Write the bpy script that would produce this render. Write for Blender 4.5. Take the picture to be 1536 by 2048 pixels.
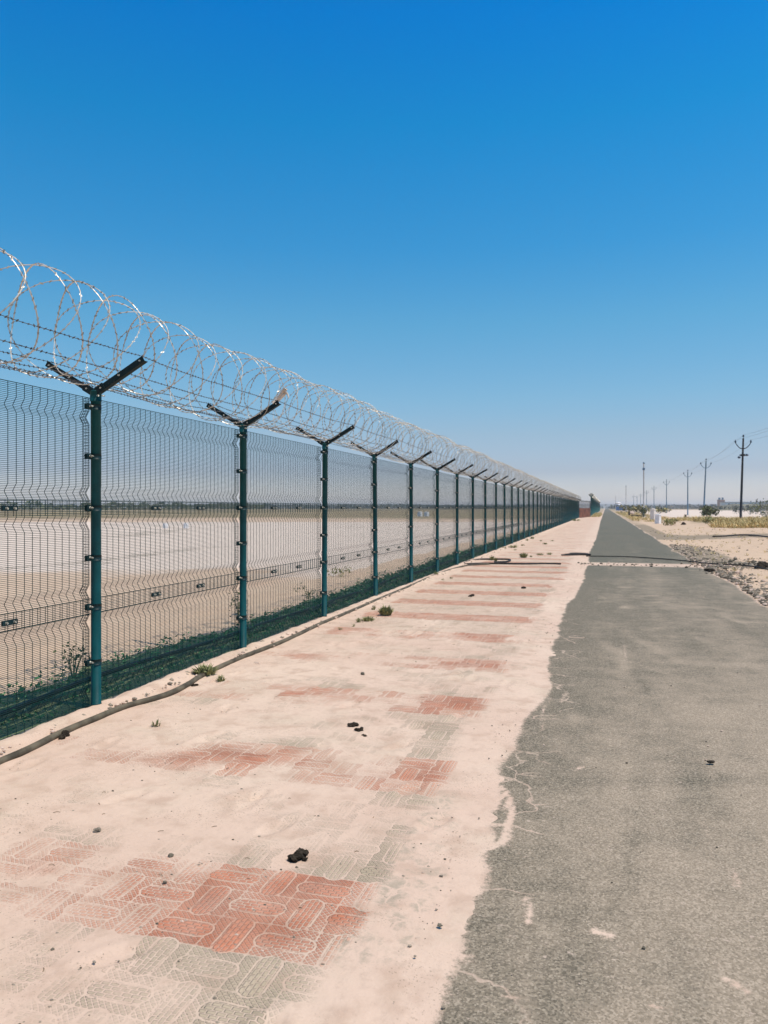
import bpy, math, random
import numpy as np
from mathutils import Vector, Matrix

for o in list(bpy.data.objects):
    bpy.data.objects.remove(o, do_unlink=True)
SC = bpy.context.scene
COL = SC.collection
rad = math.radians
random.seed(7)
RNG = np.random.default_rng(7)

# ------------------------------------------------------------------ camera
FPX, HOR, CAMH, YAW = 1540.0, 1015.0, 1.56, rad(16.05)
FWD = (-math.sin(YAW), math.cos(YAW)); RGT = (math.cos(YAW), math.sin(YAW))
cam = bpy.data.cameras.new('camera'); camo = bpy.data.objects.new('camera', cam); COL.objects.link(camo)
camo.location = (0, 0, CAMH); camo.rotation_euler = (rad(90), 0, YAW)
cam.sensor_fit = 'VERTICAL'; cam.sensor_height = 36; cam.sensor_width = 27
cam.lens = 36 * FPX / 2048; cam.shift_y = -9 / 2048
cam.clip_start = 0.05; cam.clip_end = 20000
cam.dof.use_dof = True; cam.dof.focus_distance = 4.6; cam.dof.aperture_fstop = 27.07 / 5.0
SC.camera = camo
# ------------------------------------------------------------------ world and sun
SUN_EL, SUN_AZ = rad(69), math.atan2(-0.10, 1.0)
W = bpy.data.worlds.new('World'); SC.world = W; W.use_nodes = True
wn = W.node_tree; wn.nodes.clear()
sky = wn.nodes.new('ShaderNodeTexSky'); sky.sky_type = 'NISHITA'; sky.sun_disc = False
sky.sun_elevation = SUN_EL; sky.sun_rotation = rad(90) - SUN_AZ
sky.altitude = 0; sky.air_density = 1.0; sky.dust_density = 0.8; sky.ozone_density = 2.0
hsv = wn.nodes.new('ShaderNodeHueSaturation'); hsv.inputs['Value'].default_value = 2.0
tcw = wn.nodes.new('ShaderNodeTexCoord'); sxz = wn.nodes.new('ShaderNodeSeparateXYZ'); rmp = wn.nodes.new('ShaderNodeValToRGB'); mul = wn.nodes.new('ShaderNodeMix')
mul.data_type = 'RGBA'; mul.blend_type = 'MULTIPLY'; mul.inputs[0].default_value = 1.0
SKY_GRADE = [(0.0, (0.7538, 0.7458, 0.911)), (0.0097, (0.7538, 0.7458, 0.911)), (0.0454, (0.4587, 0.4846, 0.6409)), (0.093, (0.4414, 0.5079, 0.5895)), (0.139, (0.381, 0.5539, 0.6223)), (0.23, (0.2642, 0.5962, 0.6759)), (0.317, (0.1299, 0.5773, 0.7506)), (0.445, (0.030, 0.575, 0.8235)), (0.543, (0.002, 0.512, 0.90)), (0.72, (0.16, 0.40, 0.60)), (1.0, (0.36, 0.41, 0.45))]     # sky tint by height above the horizon; unseen zenith greyed to cut blue fill
for i, (p_, c_) in enumerate(SKY_GRADE):
    e_ = rmp.color_ramp.elements[i] if i < 2 else rmp.color_ramp.elements.new(p_)
    e_.position = p_; e_.color = (*c_, 1)
wn.links.new(tcw.outputs['Generated'], sxz.inputs[0]); wn.links.new(sxz.outputs[2], rmp.inputs[0])
bg = wn.nodes.new('ShaderNodeBackground'); bg.inputs['Strength'].default_value = 0.10
wo = wn.nodes.new('ShaderNodeOutputWorld')
wn.links.new(sky.outputs[0], mul.inputs[6]); wn.links.new(rmp.outputs[0], mul.inputs[7]); wn.links.new(mul.outputs[2], hsv.inputs['Color']); wn.links.new(hsv.outputs[0], bg.inputs[0]); wn.links.new(bg.outputs[0], wo.inputs[0])
sl = bpy.data.lights.new('sun', 'SUN'); sl.energy = 4.0; sl.angle = rad(0.53); sl.color = (1.0, 0.91, 0.80)
so = bpy.data.objects.new('sun', sl); COL.objects.link(so); so.rotation_euler = (0, rad(90) - SUN_EL, SUN_AZ); so.location = (5, -2, 20)
SC.view_settings.view_transform = 'Standard'; SC.view_settings.look = 'None'
SC.view_settings.exposure = 0.0; SC.view_settings.gamma = 1.0
SC.cycles.max_bounces = 6; SC.cycles.volume_bounces = 1; SC.cycles.transparent_max_bounces = 8

# ------------------------------------------------------------------ helpers
def gp(px, py, z=0.0):
    """photo pixel -> point at height z"""
    d = (CAMH - z) * FPX / (py - HOR); lat = (px - 768) / FPX * d
    return Vector((FWD[0] * d + RGT[0] * lat, FWD[1] * d + RGT[1] * lat, z))
def dp(px, d, z=0.0):
    """photo column at depth d"""
    lat = (px - 768) / FPX * d
    return Vector((FWD[0] * d + RGT[0] * lat, FWD[1] * d + RGT[1] * lat, z))
def tag(o, label=None, cat=None, group=None, kind=None):
    if label: o['label'] = label
    if cat: o['category'] = cat
    if group: o['group'] = group
    if kind: o['kind'] = kind
    return o
def empty(name, loc=(0, 0, 0), rz=0):
    o = bpy.data.objects.new(name, None); COL.objects.link(o); o.location = loc; o.rotation_euler = (0, 0, rz)
    o.empty_display_size = 0.2
    return o
def hash2(ix, iy, seed):
    n = (ix.astype(np.int64) * 374761393 + iy.astype(np.int64) * 668265263 + seed * 1442695041) & 0x7fffffff
    n = (n ^ (n >> 13)) * 1274126177 & 0x7fffffff
    n = n ^ (n >> 16)
    return (n & 0xffff) / 65535.0
def vnoise(x, y, seed=0):
    ix = np.floor(x); iy = np.floor(y); fx = x - ix; fy = y - iy
    fx = fx * fx * (3 - 2 * fx); fy = fy * fy * (3 - 2 * fy)
    a = hash2(ix, iy, seed); b = hash2(ix + 1, iy, seed); c = hash2(ix, iy + 1, seed); d = hash2(ix + 1, iy + 1, seed)
    return (a * (1 - fx) + b * fx) * (1 - fy) + (c * (1 - fx) + d * fx) * fy
def fbm(x, y, seed=0, oct=4):
    s = 0; a = .5; t = 0
    for k in range(oct):
        s = s + a * vnoise(x * 2 ** k + 17.3 * k, y * 2 ** k - 9.1 * k, seed + k); t += a; a *= .5
    return s / t            # 0..1
def sstep(a, b, x):
    t = np.clip((x - a) / (b - a), 0, 1); return t * t * (3 - 2 * t)

class MB:
    """collects shapes and links them as ONE mesh object"""
    def __init__(s): s.V = []; s.F = []; s.M = []; s.S = []; s.n = 0
    def add(s, v, f, mi=0, smooth=False):
        v = np.asarray(v, float); s.V.append(v)
        for q in f: s.F.append(tuple(int(i) + s.n for i in q)); s.M.append(mi); s.S.append(smooth)
        s.n += len(v); return s
    def box(s, c, size, rot=None, mi=0):
        sx, sy, sz = [a / 2 for a in size]
        v = np.array([[x, y, z] for x in (-sx, sx) for y in (-sy, sy) for z in (-sz, sz)])
        if rot is not None: v = v @ np.array(rot.to_3x3()).T
        f = [(0, 1, 3, 2), (4, 6, 7, 5), (0, 4, 5, 1), (2, 3, 7, 6), (0, 2, 6, 4), (1, 5, 7, 3)]
        return s.add(v + np.array(c), f, mi)
    def tube(s, pts, r, sides=6, mi=0, cap=True, smooth=True):
        P = np.asarray(pts, float); n = len(P)
        R = np.broadcast_to(np.asarray(r, float), (n,))
        T = np.gradient(P, axis=0) if n > 2 else np.repeat([P[-1] - P[0]], n, 0)
        T = T / np.maximum(np.linalg.norm(T, axis=1, keepdims=True), 1e-9)
        ref = np.array([0, 0, 1.0]) if abs(T[:, 2]).mean() < .8 else np.array([1.0, 0.03, 0])
        A = np.cross(T, ref); A /= np.maximum(np.linalg.norm(A, axis=1, keepdims=True), 1e-6); B = np.cross(T, A)
        a = np.arange(sides) / sides * 2 * math.pi + math.pi / sides
        v = P[:, None, :] + R[:, None, None] * (np.cos(a)[None, :, None] * A[:, None, :] + np.sin(a)[None, :, None] * B[:, None, :])
        f = []
        for i in range(n - 1):
            for j in range(sides):
                k = (j + 1) % sides
                f.append((i * sides + j, i * sides + k, (i + 1) * sides + k, (i + 1) * sides + j))
        if cap: f.append(tuple(range(sides))); f.append(tuple((n - 1) * sides + j for j in range(sides)[::-1]))
        return s.add(v.reshape(-1, 3), f, mi, smooth)
    def cyl(s, x, y, z0, z1, r0, r1=None, sides=16, mi=0):
        r1 = r0 if r1 is None else r1
        return s.tube([(x, y, z0), (x, y, z1)], [r0, r1], sides, mi, True, sides > 8)
    def lump(s, c, size, seed=0, det=2, rough=.35, mi=0, smooth=False, flat=.0):
        import bmesh
        b = bmesh.new(); bmesh.ops.create_icosphere(b, subdivisions=det, radius=1)
        v = np.array([p.co for p in b.verts]); f = [[q.index for q in p.verts] for p in b.faces]; b.free()
        nz = fbm(v[:, 0] * 1.6 + seed * 3.1 + v[:, 2], v[:, 1] * 1.6 + v[:, 2] * 1.3 - seed, seed, 3)
        v = v * (1 + rough * (nz - .5) * 2)[:, None]
        v[:, 2] = np.maximum(v[:, 2], -.6)
        a = seed * 1.7; ca, sa = math.cos(a), math.sin(a)
        v = v @ np.array([[ca, sa, 0], [-sa, ca, 0], [0, 0, 1]])
        return s.add(v * np.array(size) + np.array(c), f, mi, smooth)
    def blades(s, c, n, spread, h, w, lean=.6, seed=0, mi=(0,), dome=False):
        r = np.random.default_rng(seed)
        for i in range(n):
            a = r.uniform(0, 6.283); q = math.sqrt(r.uniform(0, 1)) * spread
            x, y = c[0] + math.cos(a) * q * .55, c[1] + math.sin(a) * q * .55
            hh = h * r.uniform(.45, 1.0) * (1 - .5 * (q / max(spread, 1e-4)) ** 2)
            la = a + r.normal(0, .6); ln = lean * hh * r.uniform(.2, 1.3) + q * .45
            tx, ty = x + math.cos(la) * ln, y + math.sin(la) * ln
            px_, py_ = -math.sin(la) * w / 2, math.cos(la) * w / 2
            th = r.uniform(-1, 1)
            mx, my, mz = (x * .5 + tx * .5), (y * .5 + ty * .5), c[2] + hh * .62
            v = [(x - px_ * .5, y - py_ * .5, c[2] - .01), (x + px_ * .5, y + py_ * .5, c[2] - .01), (mx + px_, my + py_, mz + w * th * .4), (mx - px_, my - py_, mz - w * th * .4), (tx, ty, c[2] + hh)]
            s.add(v, [(0, 1, 2, 3), (3, 2, 4)], mi[i % len(mi)])
        return s
    def build(s, name, mats, parent=None):
        V = np.concatenate(s.V) if s.V else np.zeros((0, 3))
        me = bpy.data.meshes.new(name); me.from_pydata(V.tolist(), [], s.F)
        if not isinstance(mats, (list, tuple)): mats = [mats]
        for m in mats: me.materials.append(m)
        me.polygons.foreach_set('material_index', np.array(s.M, dtype=np.int32))
        me.polygons.foreach_set('use_smooth', np.array(s.S, dtype=bool))
        me.update()
        o = bpy.data.objects.new(name, me); COL.objects.link(o)
        if parent: o.parent = parent
        return o
def fast_mesh(name, V, F4, mat, attrs=None, smooth=True, mat2=None, n1=0):
    me = bpy.data.meshes.new(name); nv = len(V); nf = len(F4)
    me.vertices.add(nv); me.vertices.foreach_set('co', np.asarray(V, np.float32).ravel())
    me.loops.add(nf * 4); me.loops.foreach_set('vertex_index', np.asarray(F4, np.int32).ravel())
    me.polygons.add(nf); me.polygons.foreach_set('loop_start', np.arange(0, nf * 4, 4, dtype=np.int32))
    try: me.polygons.foreach_set('loop_total', np.full(nf, 4, dtype=np.int32))
    except Exception: pass
    me.polygons.foreach_set('use_smooth', np.full(nf, smooth, dtype=bool))
    me.update(calc_edges=True); me.validate()
    for k, a in (attrs or {}).items():
        at = me.attributes.new(k, 'FLOAT', 'POINT'); at.data.foreach_set('value', np.asarray(a, np.float32).ravel())
    me.materials.append(mat)
    if mat2: me.materials.append(mat2); me.polygons.foreach_set('material_index', (np.arange(nf) >= n1).astype(np.int32))
    o = bpy.data.objects.new(name, me); COL.objects.link(o)
    return o
def grid_obj(name, xs, ys, Z, mat, attrs=None):
    X, Y = np.meshgrid(xs, ys); nx, ny = len(xs), len(ys)
    V = np.stack([X, Y, Z], -1).reshape(-1, 3)
    i = np.arange(ny - 1)[:, None] * nx + np.arange(nx - 1)[None, :]
    F = np.stack([i, i + 1, i + nx + 1, i + nx], -1).reshape(-1, 4)
    return fast_mesh(name, V, F, mat, attrs)
def graded(a, b, d0, k):
    out = [a]
    while out[-1] < b: out.append(out[-1] + max(d0, k * abs(out[-1])))
    return np.array(out)

# ------------------------------------------------------------------ node helper
class S:
    def __init__(s, g, k): s.g = g; s.k = k
    def _b(s, op, o, sw=False):
        return s.g.m(op, o, s) if sw else s.g.m(op, s, o)
    def __add__(s, o): return s._b('ADD', o)
    def __radd__(s, o): return s._b('ADD', o)
    def __sub__(s, o): return s._b('SUBTRACT', o)
    def __rsub__(s, o): return s._b('SUBTRACT', o, True)
    def __mul__(s, o): return s._b('MULTIPLY', o)
    def __rmul__(s, o): return s._b('MULTIPLY', o)
    def __truediv__(s, o): return s._b('DIVIDE', o)
class G:
    def __init__(s, name):
        s.mat = bpy.data.materials.new(name); s.mat.use_nodes = True; s.nt = s.mat.node_tree
        s.nt.nodes.clear(); s.N = s.nt.nodes; s.L = s.nt.links
        s.out = s.N.new('ShaderNodeOutputMaterial'); s.bsdf = s.N.new('ShaderNodeBsdfPrincipled')
        s.L.new(s.bsdf.outputs[0], s.out.inputs[0])
        s.bsdf.inputs['Specular IOR Level'].default_value = .25
    def put(s, sock, v):
        if isinstance(v, S): s.L.new(v.k, sock)
        elif isinstance(v, (int, float)): sock.default_value = float(v)
        else: sock.default_value = tuple(v) + ((1,) if len(sock.default_value) == 4 and len(v) == 3 else ())
    def m(s, op, a, b=None, c=None, clamp=False):
        n = s.N.new('ShaderNodeMath'); n.operation = op; n.use_clamp = clamp
        for i, v in enumerate((a, b, c)):
            if v is not None: s.put(n.inputs[i], v)
        return S(s, n.outputs[0])
    def pos(s):
        if not hasattr(s, '_p'):
            n = s.N.new('ShaderNodeNewGeometry'); s._p = S(s, n.outputs['Position'])
            x = s.N.new('ShaderNodeSeparateXYZ'); s.L.new(n.outputs['Position'], x.inputs[0]); s._x = [S(s, q) for q in x.outputs]
        return s._p
    def xyz(s): s.pos(); return s._x
    def obj(s):
        n = s.N.new('ShaderNodeTexCoord'); return S(s, n.outputs['Object'])
    def scale(s, v, sc):
        n = s.N.new('ShaderNodeVectorMath'); n.operation = 'MULTIPLY'; s.put(n.inputs[0], v); n.inputs[1].default_value = sc; return S(s, n.outputs[0])
    def noise(s, scale, detail=3, vec=None, rough=.55, dist=0, col=False):
        n = s.N.new('ShaderNodeTexNoise'); n.inputs['Scale'].default_value = scale; n.inputs['Detail'].default_value = detail
        n.inputs['Roughness'].default_value = rough; n.inputs['Distortion'].default_value = dist
        s.put(n.inputs['Vector'], vec if vec is not None else s.pos()); return S(s, n.outputs['Color' if col else 'Fac'])
    def voro(s, scale, vec=None, feat='F1', out='Distance'):
        n = s.N.new('ShaderNodeTexVoronoi'); n.feature = feat; n.inputs['Scale'].default_value = scale
        s.put(n.inputs['Vector'], vec if vec is not None else s.pos()); return S(s, n.outputs[out])
    def ss(s, a, b, x):
        n = s.N.new('ShaderNodeMapRange'); n.interpolation_type = 'SMOOTHSTEP'
        s.put(n.inputs[0], x); s.put(n.inputs[1], a); s.put(n.inputs[2], b); n.inputs[3].default_value = 0; n.inputs[4].default_value = 1
        return S(s, n.outputs[0])
    def mix(s, f, a, b, mode='MIX'):
        n = s.N.new('ShaderNodeMix'); n.data_type = 'RGBA'; n.blend_type = mode
        s.put(n.inputs[0], f); s.put(n.inputs[6], a); s.put(n.inputs[7], b); return S(s, n.outputs[2])
    def attr(s, name):
        n = s.N.new('ShaderNodeAttribute'); n.attribute_name = name; return S(s, n.outputs['Fac'])
    def rnd(s):
        n = s.N.new('ShaderNodeObjectInfo'); return S(s, n.outputs['Random'])
    def bump(s, h, dist=.01, strength=1.0):
        n = s.N.new('ShaderNodeBump'); n.inputs['Distance'].default_value = dist; n.inputs['Strength'].default_value = strength
        s.put(n.inputs['Height'], h); s.L.new(n.outputs[0], s.bsdf.inputs['Normal'])
    def done(s, col, rough=.9, metal=0, spec=None):
        s.put(s.bsdf.inputs['Base Color'], col); s.put(s.bsdf.inputs['Roughness'], rough); s.put(s.bsdf.inputs['Metallic'], metal)
        if spec is not None: s.bsdf.inputs['Specular IOR Level'].default_value = spec
        return s.mat

SAND_A, SAND_B, SAND_C = (.65, .472, .355), (.52, .365, .265), (.70, .535, .405)
def sand(g):
    """colour and height of the pinkish blown sand, the same everywhere it lies"""
    big = g.noise(.55, 4); mid = g.noise(5.5, 4); fine = g.noise(85, 3, rough=.7)
    c = g.mix(g.ss(.35, .68, big), SAND_A, SAND_C)
    c = g.mix(g.ss(.48, .66, g.noise(1.4, 5, rough=.65)) * .55, c, (.60, .475, .35))
    c = g.mix(g.ss(.46, .72, mid) * .75, c, SAND_B)
    c = g.mix(g.ss(.52, .70, g.noise(19, 4, rough=.7)) * .35, c, (.48, .35, .26))
    grit = g.ss(.60, .68, g.noise(95, 2, rough=.6)) * g.ss(.42, .62, g.noise(2.3, 3))
    c = g.mix(grit * .7, c, (.27, .20, .14))
    c = g.mix(g.ss(.60, .75, fine) * .30, c, (.80, .64, .52))
    h = fine * .35 + mid * 1.2 + g.noise(22, 4) * .8
    return c, h
def plain(name, col, rough=.8, var=.25, scale=6, metal=0, spec=.25, bump=0, bscale=40):
    g = G(name); n = g.noise(scale, 4)
    c = g.mix(g.ss(.3, .7, n), tuple(a * (1 - var) for a in col), tuple(min(1, a * (1 + var)) for a in col))
    if bump: g.bump(g.noise(bscale, 4), bump)
    return g.done(c, rough, metal, spec)

# ------------------------------------------------------------------ materials
def mat_ground():
    g = G('ground_sand'); c, h = sand(g)
    wm = g.attr('warm'); c = g.mix(wm * .8, c, g.mix(g.noise(2.5, 5, rough=.7), (.50, .355, .225), (.66, .49, .34)))
    soil, dry, pale = g.attr('soil'), g.attr('dry'), g.attr('pale')
    n = g.noise(.9, 5); n2 = g.noise(14, 4, rough=.7)
    c = g.mix(g.m('MULTIPLY', g.ss(.25, .6, pale + (n - .5) * .5), .8), c, (.71, .595, .495))
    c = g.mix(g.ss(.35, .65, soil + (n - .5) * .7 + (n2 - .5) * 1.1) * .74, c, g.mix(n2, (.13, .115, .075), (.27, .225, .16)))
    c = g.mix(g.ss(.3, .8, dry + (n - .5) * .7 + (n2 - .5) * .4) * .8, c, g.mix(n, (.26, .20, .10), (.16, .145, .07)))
    c = g.mix(g.ss(.3, .6, g.attr('creep_shade') + (n2 - .5) * .3) * .85, c, g.mix(n2, (.06, .13, .055), (.14, .22, .09)))  # green tint under the plants, painted in to deepen the fence shade too
    g.bump(h, .012, .9)
    return g.done(c, .95, 0, .15)
def mat_road():
    g = G('asphalt'); sc, h = sand(g)
    dust, patch = g.attr('dust'), g.attr('patch')
    x, y, z = g.xyz()
    agg = g.noise(105, 3, rough=.8); agg2 = g.noise(48, 4, rough=.85); mid = g.noise(3.2, 5, rough=.65); big = g.noise(.45, 4)
    streak = g.noise(1.0, 4, g.scale(g.pos(), (2.4, .35, 1)))
    st = g.voro(135, None, 'F1', 'Color'); sg_ = g.N.new('ShaderNodeSeparateColor'); g.put(sg_.inputs[0], st); sv = S(g, sg_.outputs[0]); sv2 = S(g, sg_.outputs[1])
    base = g.mix(g.ss(.10, .95, sv * .7 + agg * .3), (.088, .079, .056), (.31, .258, .184))
    base = g.mix(g.ss(.84, .92, sv2) * .55, base, (.46, .39, .29))
    base = g.mix(g.ss(.56, .70, agg2) * .5, base, (.05, .05, .037))
    base = g.mix(g.ss(.52, .66, g.noise(16, 5, rough=.8)) * .38, base, (.075, .073, .054))
    base = g.mix(g.attr('tar') * .72, base, g.mix(sv, (.060, .066, .048), (.155, .158, .118)))
    cover = g.ss(.05, 1.0, dust * .7 + (mid - .5) * 1.25 + (big - .5) * .8 + (streak - .5) * .7 + (agg2 - .5) * .5)
    c = g.mix(cover * .72, base, g.mix(g.ss(.1, .9, sv2), (.33, .262, .185), (.54, .43, .315)))
    spk = g.ss(.62, .67, g.noise(38, 3, g.scale(g.pos(), (.6, 1, 1)), rough=.7)) * g.ss(.44, .56, g.noise(1.7, 3))
    c = g.mix(spk * .7, c, (.60, .47, .37))
    pm = g.ss(.28, .75, patch + (g.noise(38, 5, rough=.8) - .5) * 1.7 * g.ss(.02, .2, patch) + (agg2 - .5) * .2 * g.ss(.02, .2, patch))
    c = g.mix(pm, c, sc)
    edge = g.attr('edge'); wv = g.noise(3.5, 4, col=True)
    ck = g.voro(2.3, g.mix(.22, g.pos(), wv), 'DISTANCE_TO_EDGE')
    ckm = g.ss(.016, .003, ck + (g.noise(30, 4) - .5) * .025) * g.ss(.62, .80, edge * .75 + (g.noise(2.6, 3) - .5) * .9)
    c = g.mix(ckm * .65, c, sc)
    g.bump((agg * .9 + agg2 * .6) * (1.0 - pm) + h * pm * .6, .006, .8)
    return g.done(c, .9, 0, .2)
def mat_pavement():
    g = G('dusty_pavers'); sc, h = sand(g)
    x, y, z = g.xyz(); cov = g.attr('cover'); conc = g.attr('concrete')
    C = .2
    wob = (g.noise(2.2, 2) - .5) * .006
    u = (x - .005 + wob) / C; v = (y - 2.432 - wob) / C
    iu = g.m('FLOOR', u); iv = g.m('FLOOR', v)
    fu = (u - iu - .5) * C; fv = (v - iv - .5) * C
    par = g.m('FLOORED_MODULO', iu + iv + 1.0, 2.0)                       # 0 upright pill, 1 lying pill
    a = fv * (1.0 - par) + fu * par; b = fu * (1.0 - par) + fv * par
    def caps(al, ac):
        q = g.m('MAXIMUM', g.m('ABSOLUTE', al) - .068, 0.0)
        return g.m('SQRT', q * q + ac * ac) - .046
    dA = caps(a, b)
    bb = g.m('ABSOLUTE', b) - C
    dB = caps(bb, a)
    isB = g.m('LESS_THAN', dB, dA)
    d = g.m('MINIMUM', dA, dB)
    inside = g.m('LESS_THAN', d, 0.0)
    al = a * (1.0 - isB) + bb * isB; ac = b * (1.0 - isB) + a * isB
    # studs on the pills
    row = ac / .0185; ri = g.m('FLOOR', row); fr = g.m('ABSOLUTE', row - ri - .5)
    col = al / .034 + g.m('FLOORED_MODULO', ri, 2.0) * .5; fc = g.m('ABSOLUTE', col - g.m('FLOOR', col) - .5)
    stud = g.ss(.44, .30, fr) * g.ss(.47, .36, fc)
    # diamond hatching between the pills
    p1 = (fu + fv) / .0235; p2 = (fu - fv) / .0235
    h1 = g.m('ABSOLUTE', p1 - g.m('FLOOR', p1) - .5); h2 = g.m('ABSOLUTE', p2 - g.m('FLOOR', p2) - .5)
    hatch = g.ss(.46, .30, h1) * g.ss(.46, .30, h2)
    rim = g.ss(.0065, .003, g.m('ABSOLUTE', d))
    jx = g.m('ABSOLUTE', g.m('ABSOLUTE', fu) - .1); jy = g.m('ABSOLUTE', g.m('ABSOLUTE', fv) - .1)
    joint = g.ss(.005, .0025, g.m('MINIMUM', jx, jy)) * (1.0 - inside)
    brk = g.ss(.28, .52, g.noise(7, 4, rough=.7)); rim = rim * brk; joint = joint * (.35 + brk * .65)
    top = (stud * inside + hatch * (1.0 - inside)) * (1.0 - rim) * (1.0 - joint)
    groove = 1.0 - top
    # red cross-bands, three rows of pavers in every eight
    sgn = g.m('SIGN', b)
    jj = iv + g.m('LESS_THAN', dB, .004) * par * sgn
    # a neighbouring pill reaches across in y only from a lying cell
    mod = g.m('FLOORED_MODULO', jj, 8.0)
    red = g.m('LESS_THAN', mod, 2.5)
    inB = g.m('LESS_THAN', dB, .004); cv_ = g.N.new('ShaderNodeCombineXYZ')
    g.put(cv_.inputs[0], iu + inB * (1.0 - par) * sgn); g.put(cv_.inputs[1], jj); wnz = g.N.new('ShaderNodeTexWhiteNoise'); wnz.noise_dimensions = '2D'
    g.L.new(cv_.outputs[0], wnz.inputs['Vector']); cell = S(g, wnz.outputs['Value'])
    tv = g.noise(4.2, 3)
    cr = g.mix(g.ss(.35, .68, tv), (.46, .130, .058), (.66, .235, .125))
    cg = g.mix(g.ss(.35, .65, tv), (.47, .395, .265), (.37, .315, .215))
    pc = g.mix(red, cg, cr)
    pc = g.mix(g.noise(260, 2) * .22, pc, (.34, .22, .15))
    nb = g.noise(3.0, 5, rough=.62); nf = g.noise(30, 5, rough=.8)
    dm = g.m('ADD', cov * 1.12 + (1.0 - red) * .10 + (g.noise(11, 4, rough=.65) - .5) * .55 + groove * .46 + (nb - .5) * 1.05 + (nf - .5) * .5 + (cell - .5) * .62, -.37)
    dust = g.ss(.10, .92, dm)
    film = g.attr('film')
    fl = g.ss(.35, .62, film + (g.noise(1.6, 4) - .5) * .55 + (g.noise(11, 4, rough=.7) - .5) * .35)
    dust = g.m('MINIMUM', dust, 1.0 - fl * (.18 + red * .34) * (.65 + cell * .6))
    dust = g.m('MAXIMUM', dust, groove * (.16 + .38 * g.ss(.35, .65, nb)))
    c = g.mix(dust, pc, sc)
    veil = g.mix(.5, pc, sc)
    c = g.mix(g.ss(.30, .75, g.noise(4.6, 5, rough=.7)) * (1.0 - dust) * .42, c, sc)
    c = g.mix(g.m('MAXIMUM', rim, joint) * .5, c, sc)
    c = g.mix(g.ss(.86, .4, cov) * .10, c, veil)
    # bare cement edge strip with cracks
    wv = g.noise(5, 3, col=True); crk = g.voro(11, g.mix(.18, g.scale(g.pos(), (1, .6, 1)), wv), 'DISTANCE_TO_EDGE')
    cm = g.ss(.45, .75, conc + (g.noise(6, 4) - .5) * .9) * g.ss(.0, .09, crk)
    c = g.mix(cm * g.ss(.45, .66, g.noise(9, 5, rough=.7)) * .75, c, g.mix(nf, (.30, .255, .18), (.44, .37, .28)))
    g.bump(top * (1.0 - dust) * 1.9 + h * (.25 + dust * .6) , .0075, .8)
    return g.done(c, .93, 0, .2)
def mat_green(name='green_coat', col=(.0022, .057, .061), rough=.5):
    g = G(name); n = g.noise(9, 4, g.obj()); n2 = g.noise(60, 3)
    c = g.mix(g.ss(.35, .7, n), col, tuple(a * 1.35 for a in col))
    c = g.mix(g.ss(.62, .75, n2) * .25, c, (.16, .17, .14))
    return g.done(c, rough, 0, .2)
M = {}
M['ground'] = mat_ground(); M['road'] = mat_road(); M['pave'] = mat_pavement()
M['green'] = mat_green(); M['mesh'] = mat_green('mesh_wire', (.004, .036, .033), .5); M['dgreen'] = mat_green('clamp_coat', (.004, .022, .025), .5)
M['arm'] = mat_green('arm_steel', (.007, .016, .016), .4)
M['bolt'] = plain('zinc_bolt', (.62, .60, .50), .35, .1, 20, .6)
M['wire'] = plain('galvanised_wire', (.60, .54, .44), .34, .35, 3, .2, .5)
M['barb'] = plain('galvanised_barb', (.13, .12, .105), .36, .4, 8, .3, .5)
M['coilbarb'] = plain('coil_blade', (.34, .305, .25), .36, .75, 5, .25, .5)
M['hose'] = plain('black_pipe', (.115, .095, .062), .65, .45, 7, 0, .3, .002, 60)
M['hose_dark'] = plain('pipe_dark', (.022, .021, .019), .6, .4, 8, 0, .3)
M['dung'] = plain('dry_dung', (.040, .032, .023), .95, .6, 45, 0, .1, .004, 120)
M['stone'] = plain('stone', (.30, .25, .19), .9, .35, 14, 0, .2, .004, 60)
M['pstone'] = plain('pale_stone', (.62, .47, .37), .9, .2, 20, 0, .2, .003, 80)
M['dstone'] = plain('dark_stone', (.15, .13, .095), .9, .45, 8, 0, .2)
M['wood'] = plain('twig', (.20, .14, .08), .9, .3, 40)
M['weed'] = plain('weed_leaf', (.27, .27, .115), .8, .35, 30)
M['weed2'] = plain('weed_leaf_dark', (.15, .165, .07), .8, .35, 30)
M['straw'] = plain('dry_grass', (.66, .49, .23), .9, .25, 3)
M['straw2'] = plain('dry_grass_olive', (.40, .33, .14), .9, .3, 3)
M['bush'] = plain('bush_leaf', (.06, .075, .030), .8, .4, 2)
M['creep_shade'] = plain('creeper_leaf', (.095, .26, .095), .85, .4, 12)
M['creep_shade3'] = plain('creeper_leaf_pale', (.30, .36, .20), .85, .3, 12)
M['creep_shade2'] = plain('creeper_leaf_dark', (.06, .18, .07), .85, .4, 12)
M['pole'] = plain('dark_pole', (.020, .022, .026), .5, .3, 2, .3)
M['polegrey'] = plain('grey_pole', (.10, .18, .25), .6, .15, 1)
M['mast'] = plain('pale_mast', (.50, .47, .45), .6, .1, 1)
M['insul'] = plain('insulator', (.05, .07, .10), .3, .2, 5)
M['white'] = plain('white_paint', (.90, .86, .83), .8, .12, 3)
M['cream'] = plain('cream_paint', (.86, .76, .66), .8, .08, 3)
M['blue'] = plain('blue_paint', (.06, .16, .34), .6, .2, 1)
M['tblue'] = plain('water_dark', (.03, .05, .09), .5, .2, 1)
M['rust'] = plain('rusty_sheet', (.22, .085, .05), .8, .4, 1.2)
M['brown'] = plain('brown_block', (.33, .22, .17), .9, .2, .3)
M['grey'] = plain('grey_wall', (.36, .34, .32), .9, .2, .3)
M['berm'] = plain('scrub_bank', (.16, .15, .10), .95, .5, .08)
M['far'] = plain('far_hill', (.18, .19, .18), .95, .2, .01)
M['rag'] = plain('pale_rag', (.66, .56, .46), .8, .2, 20)
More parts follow.
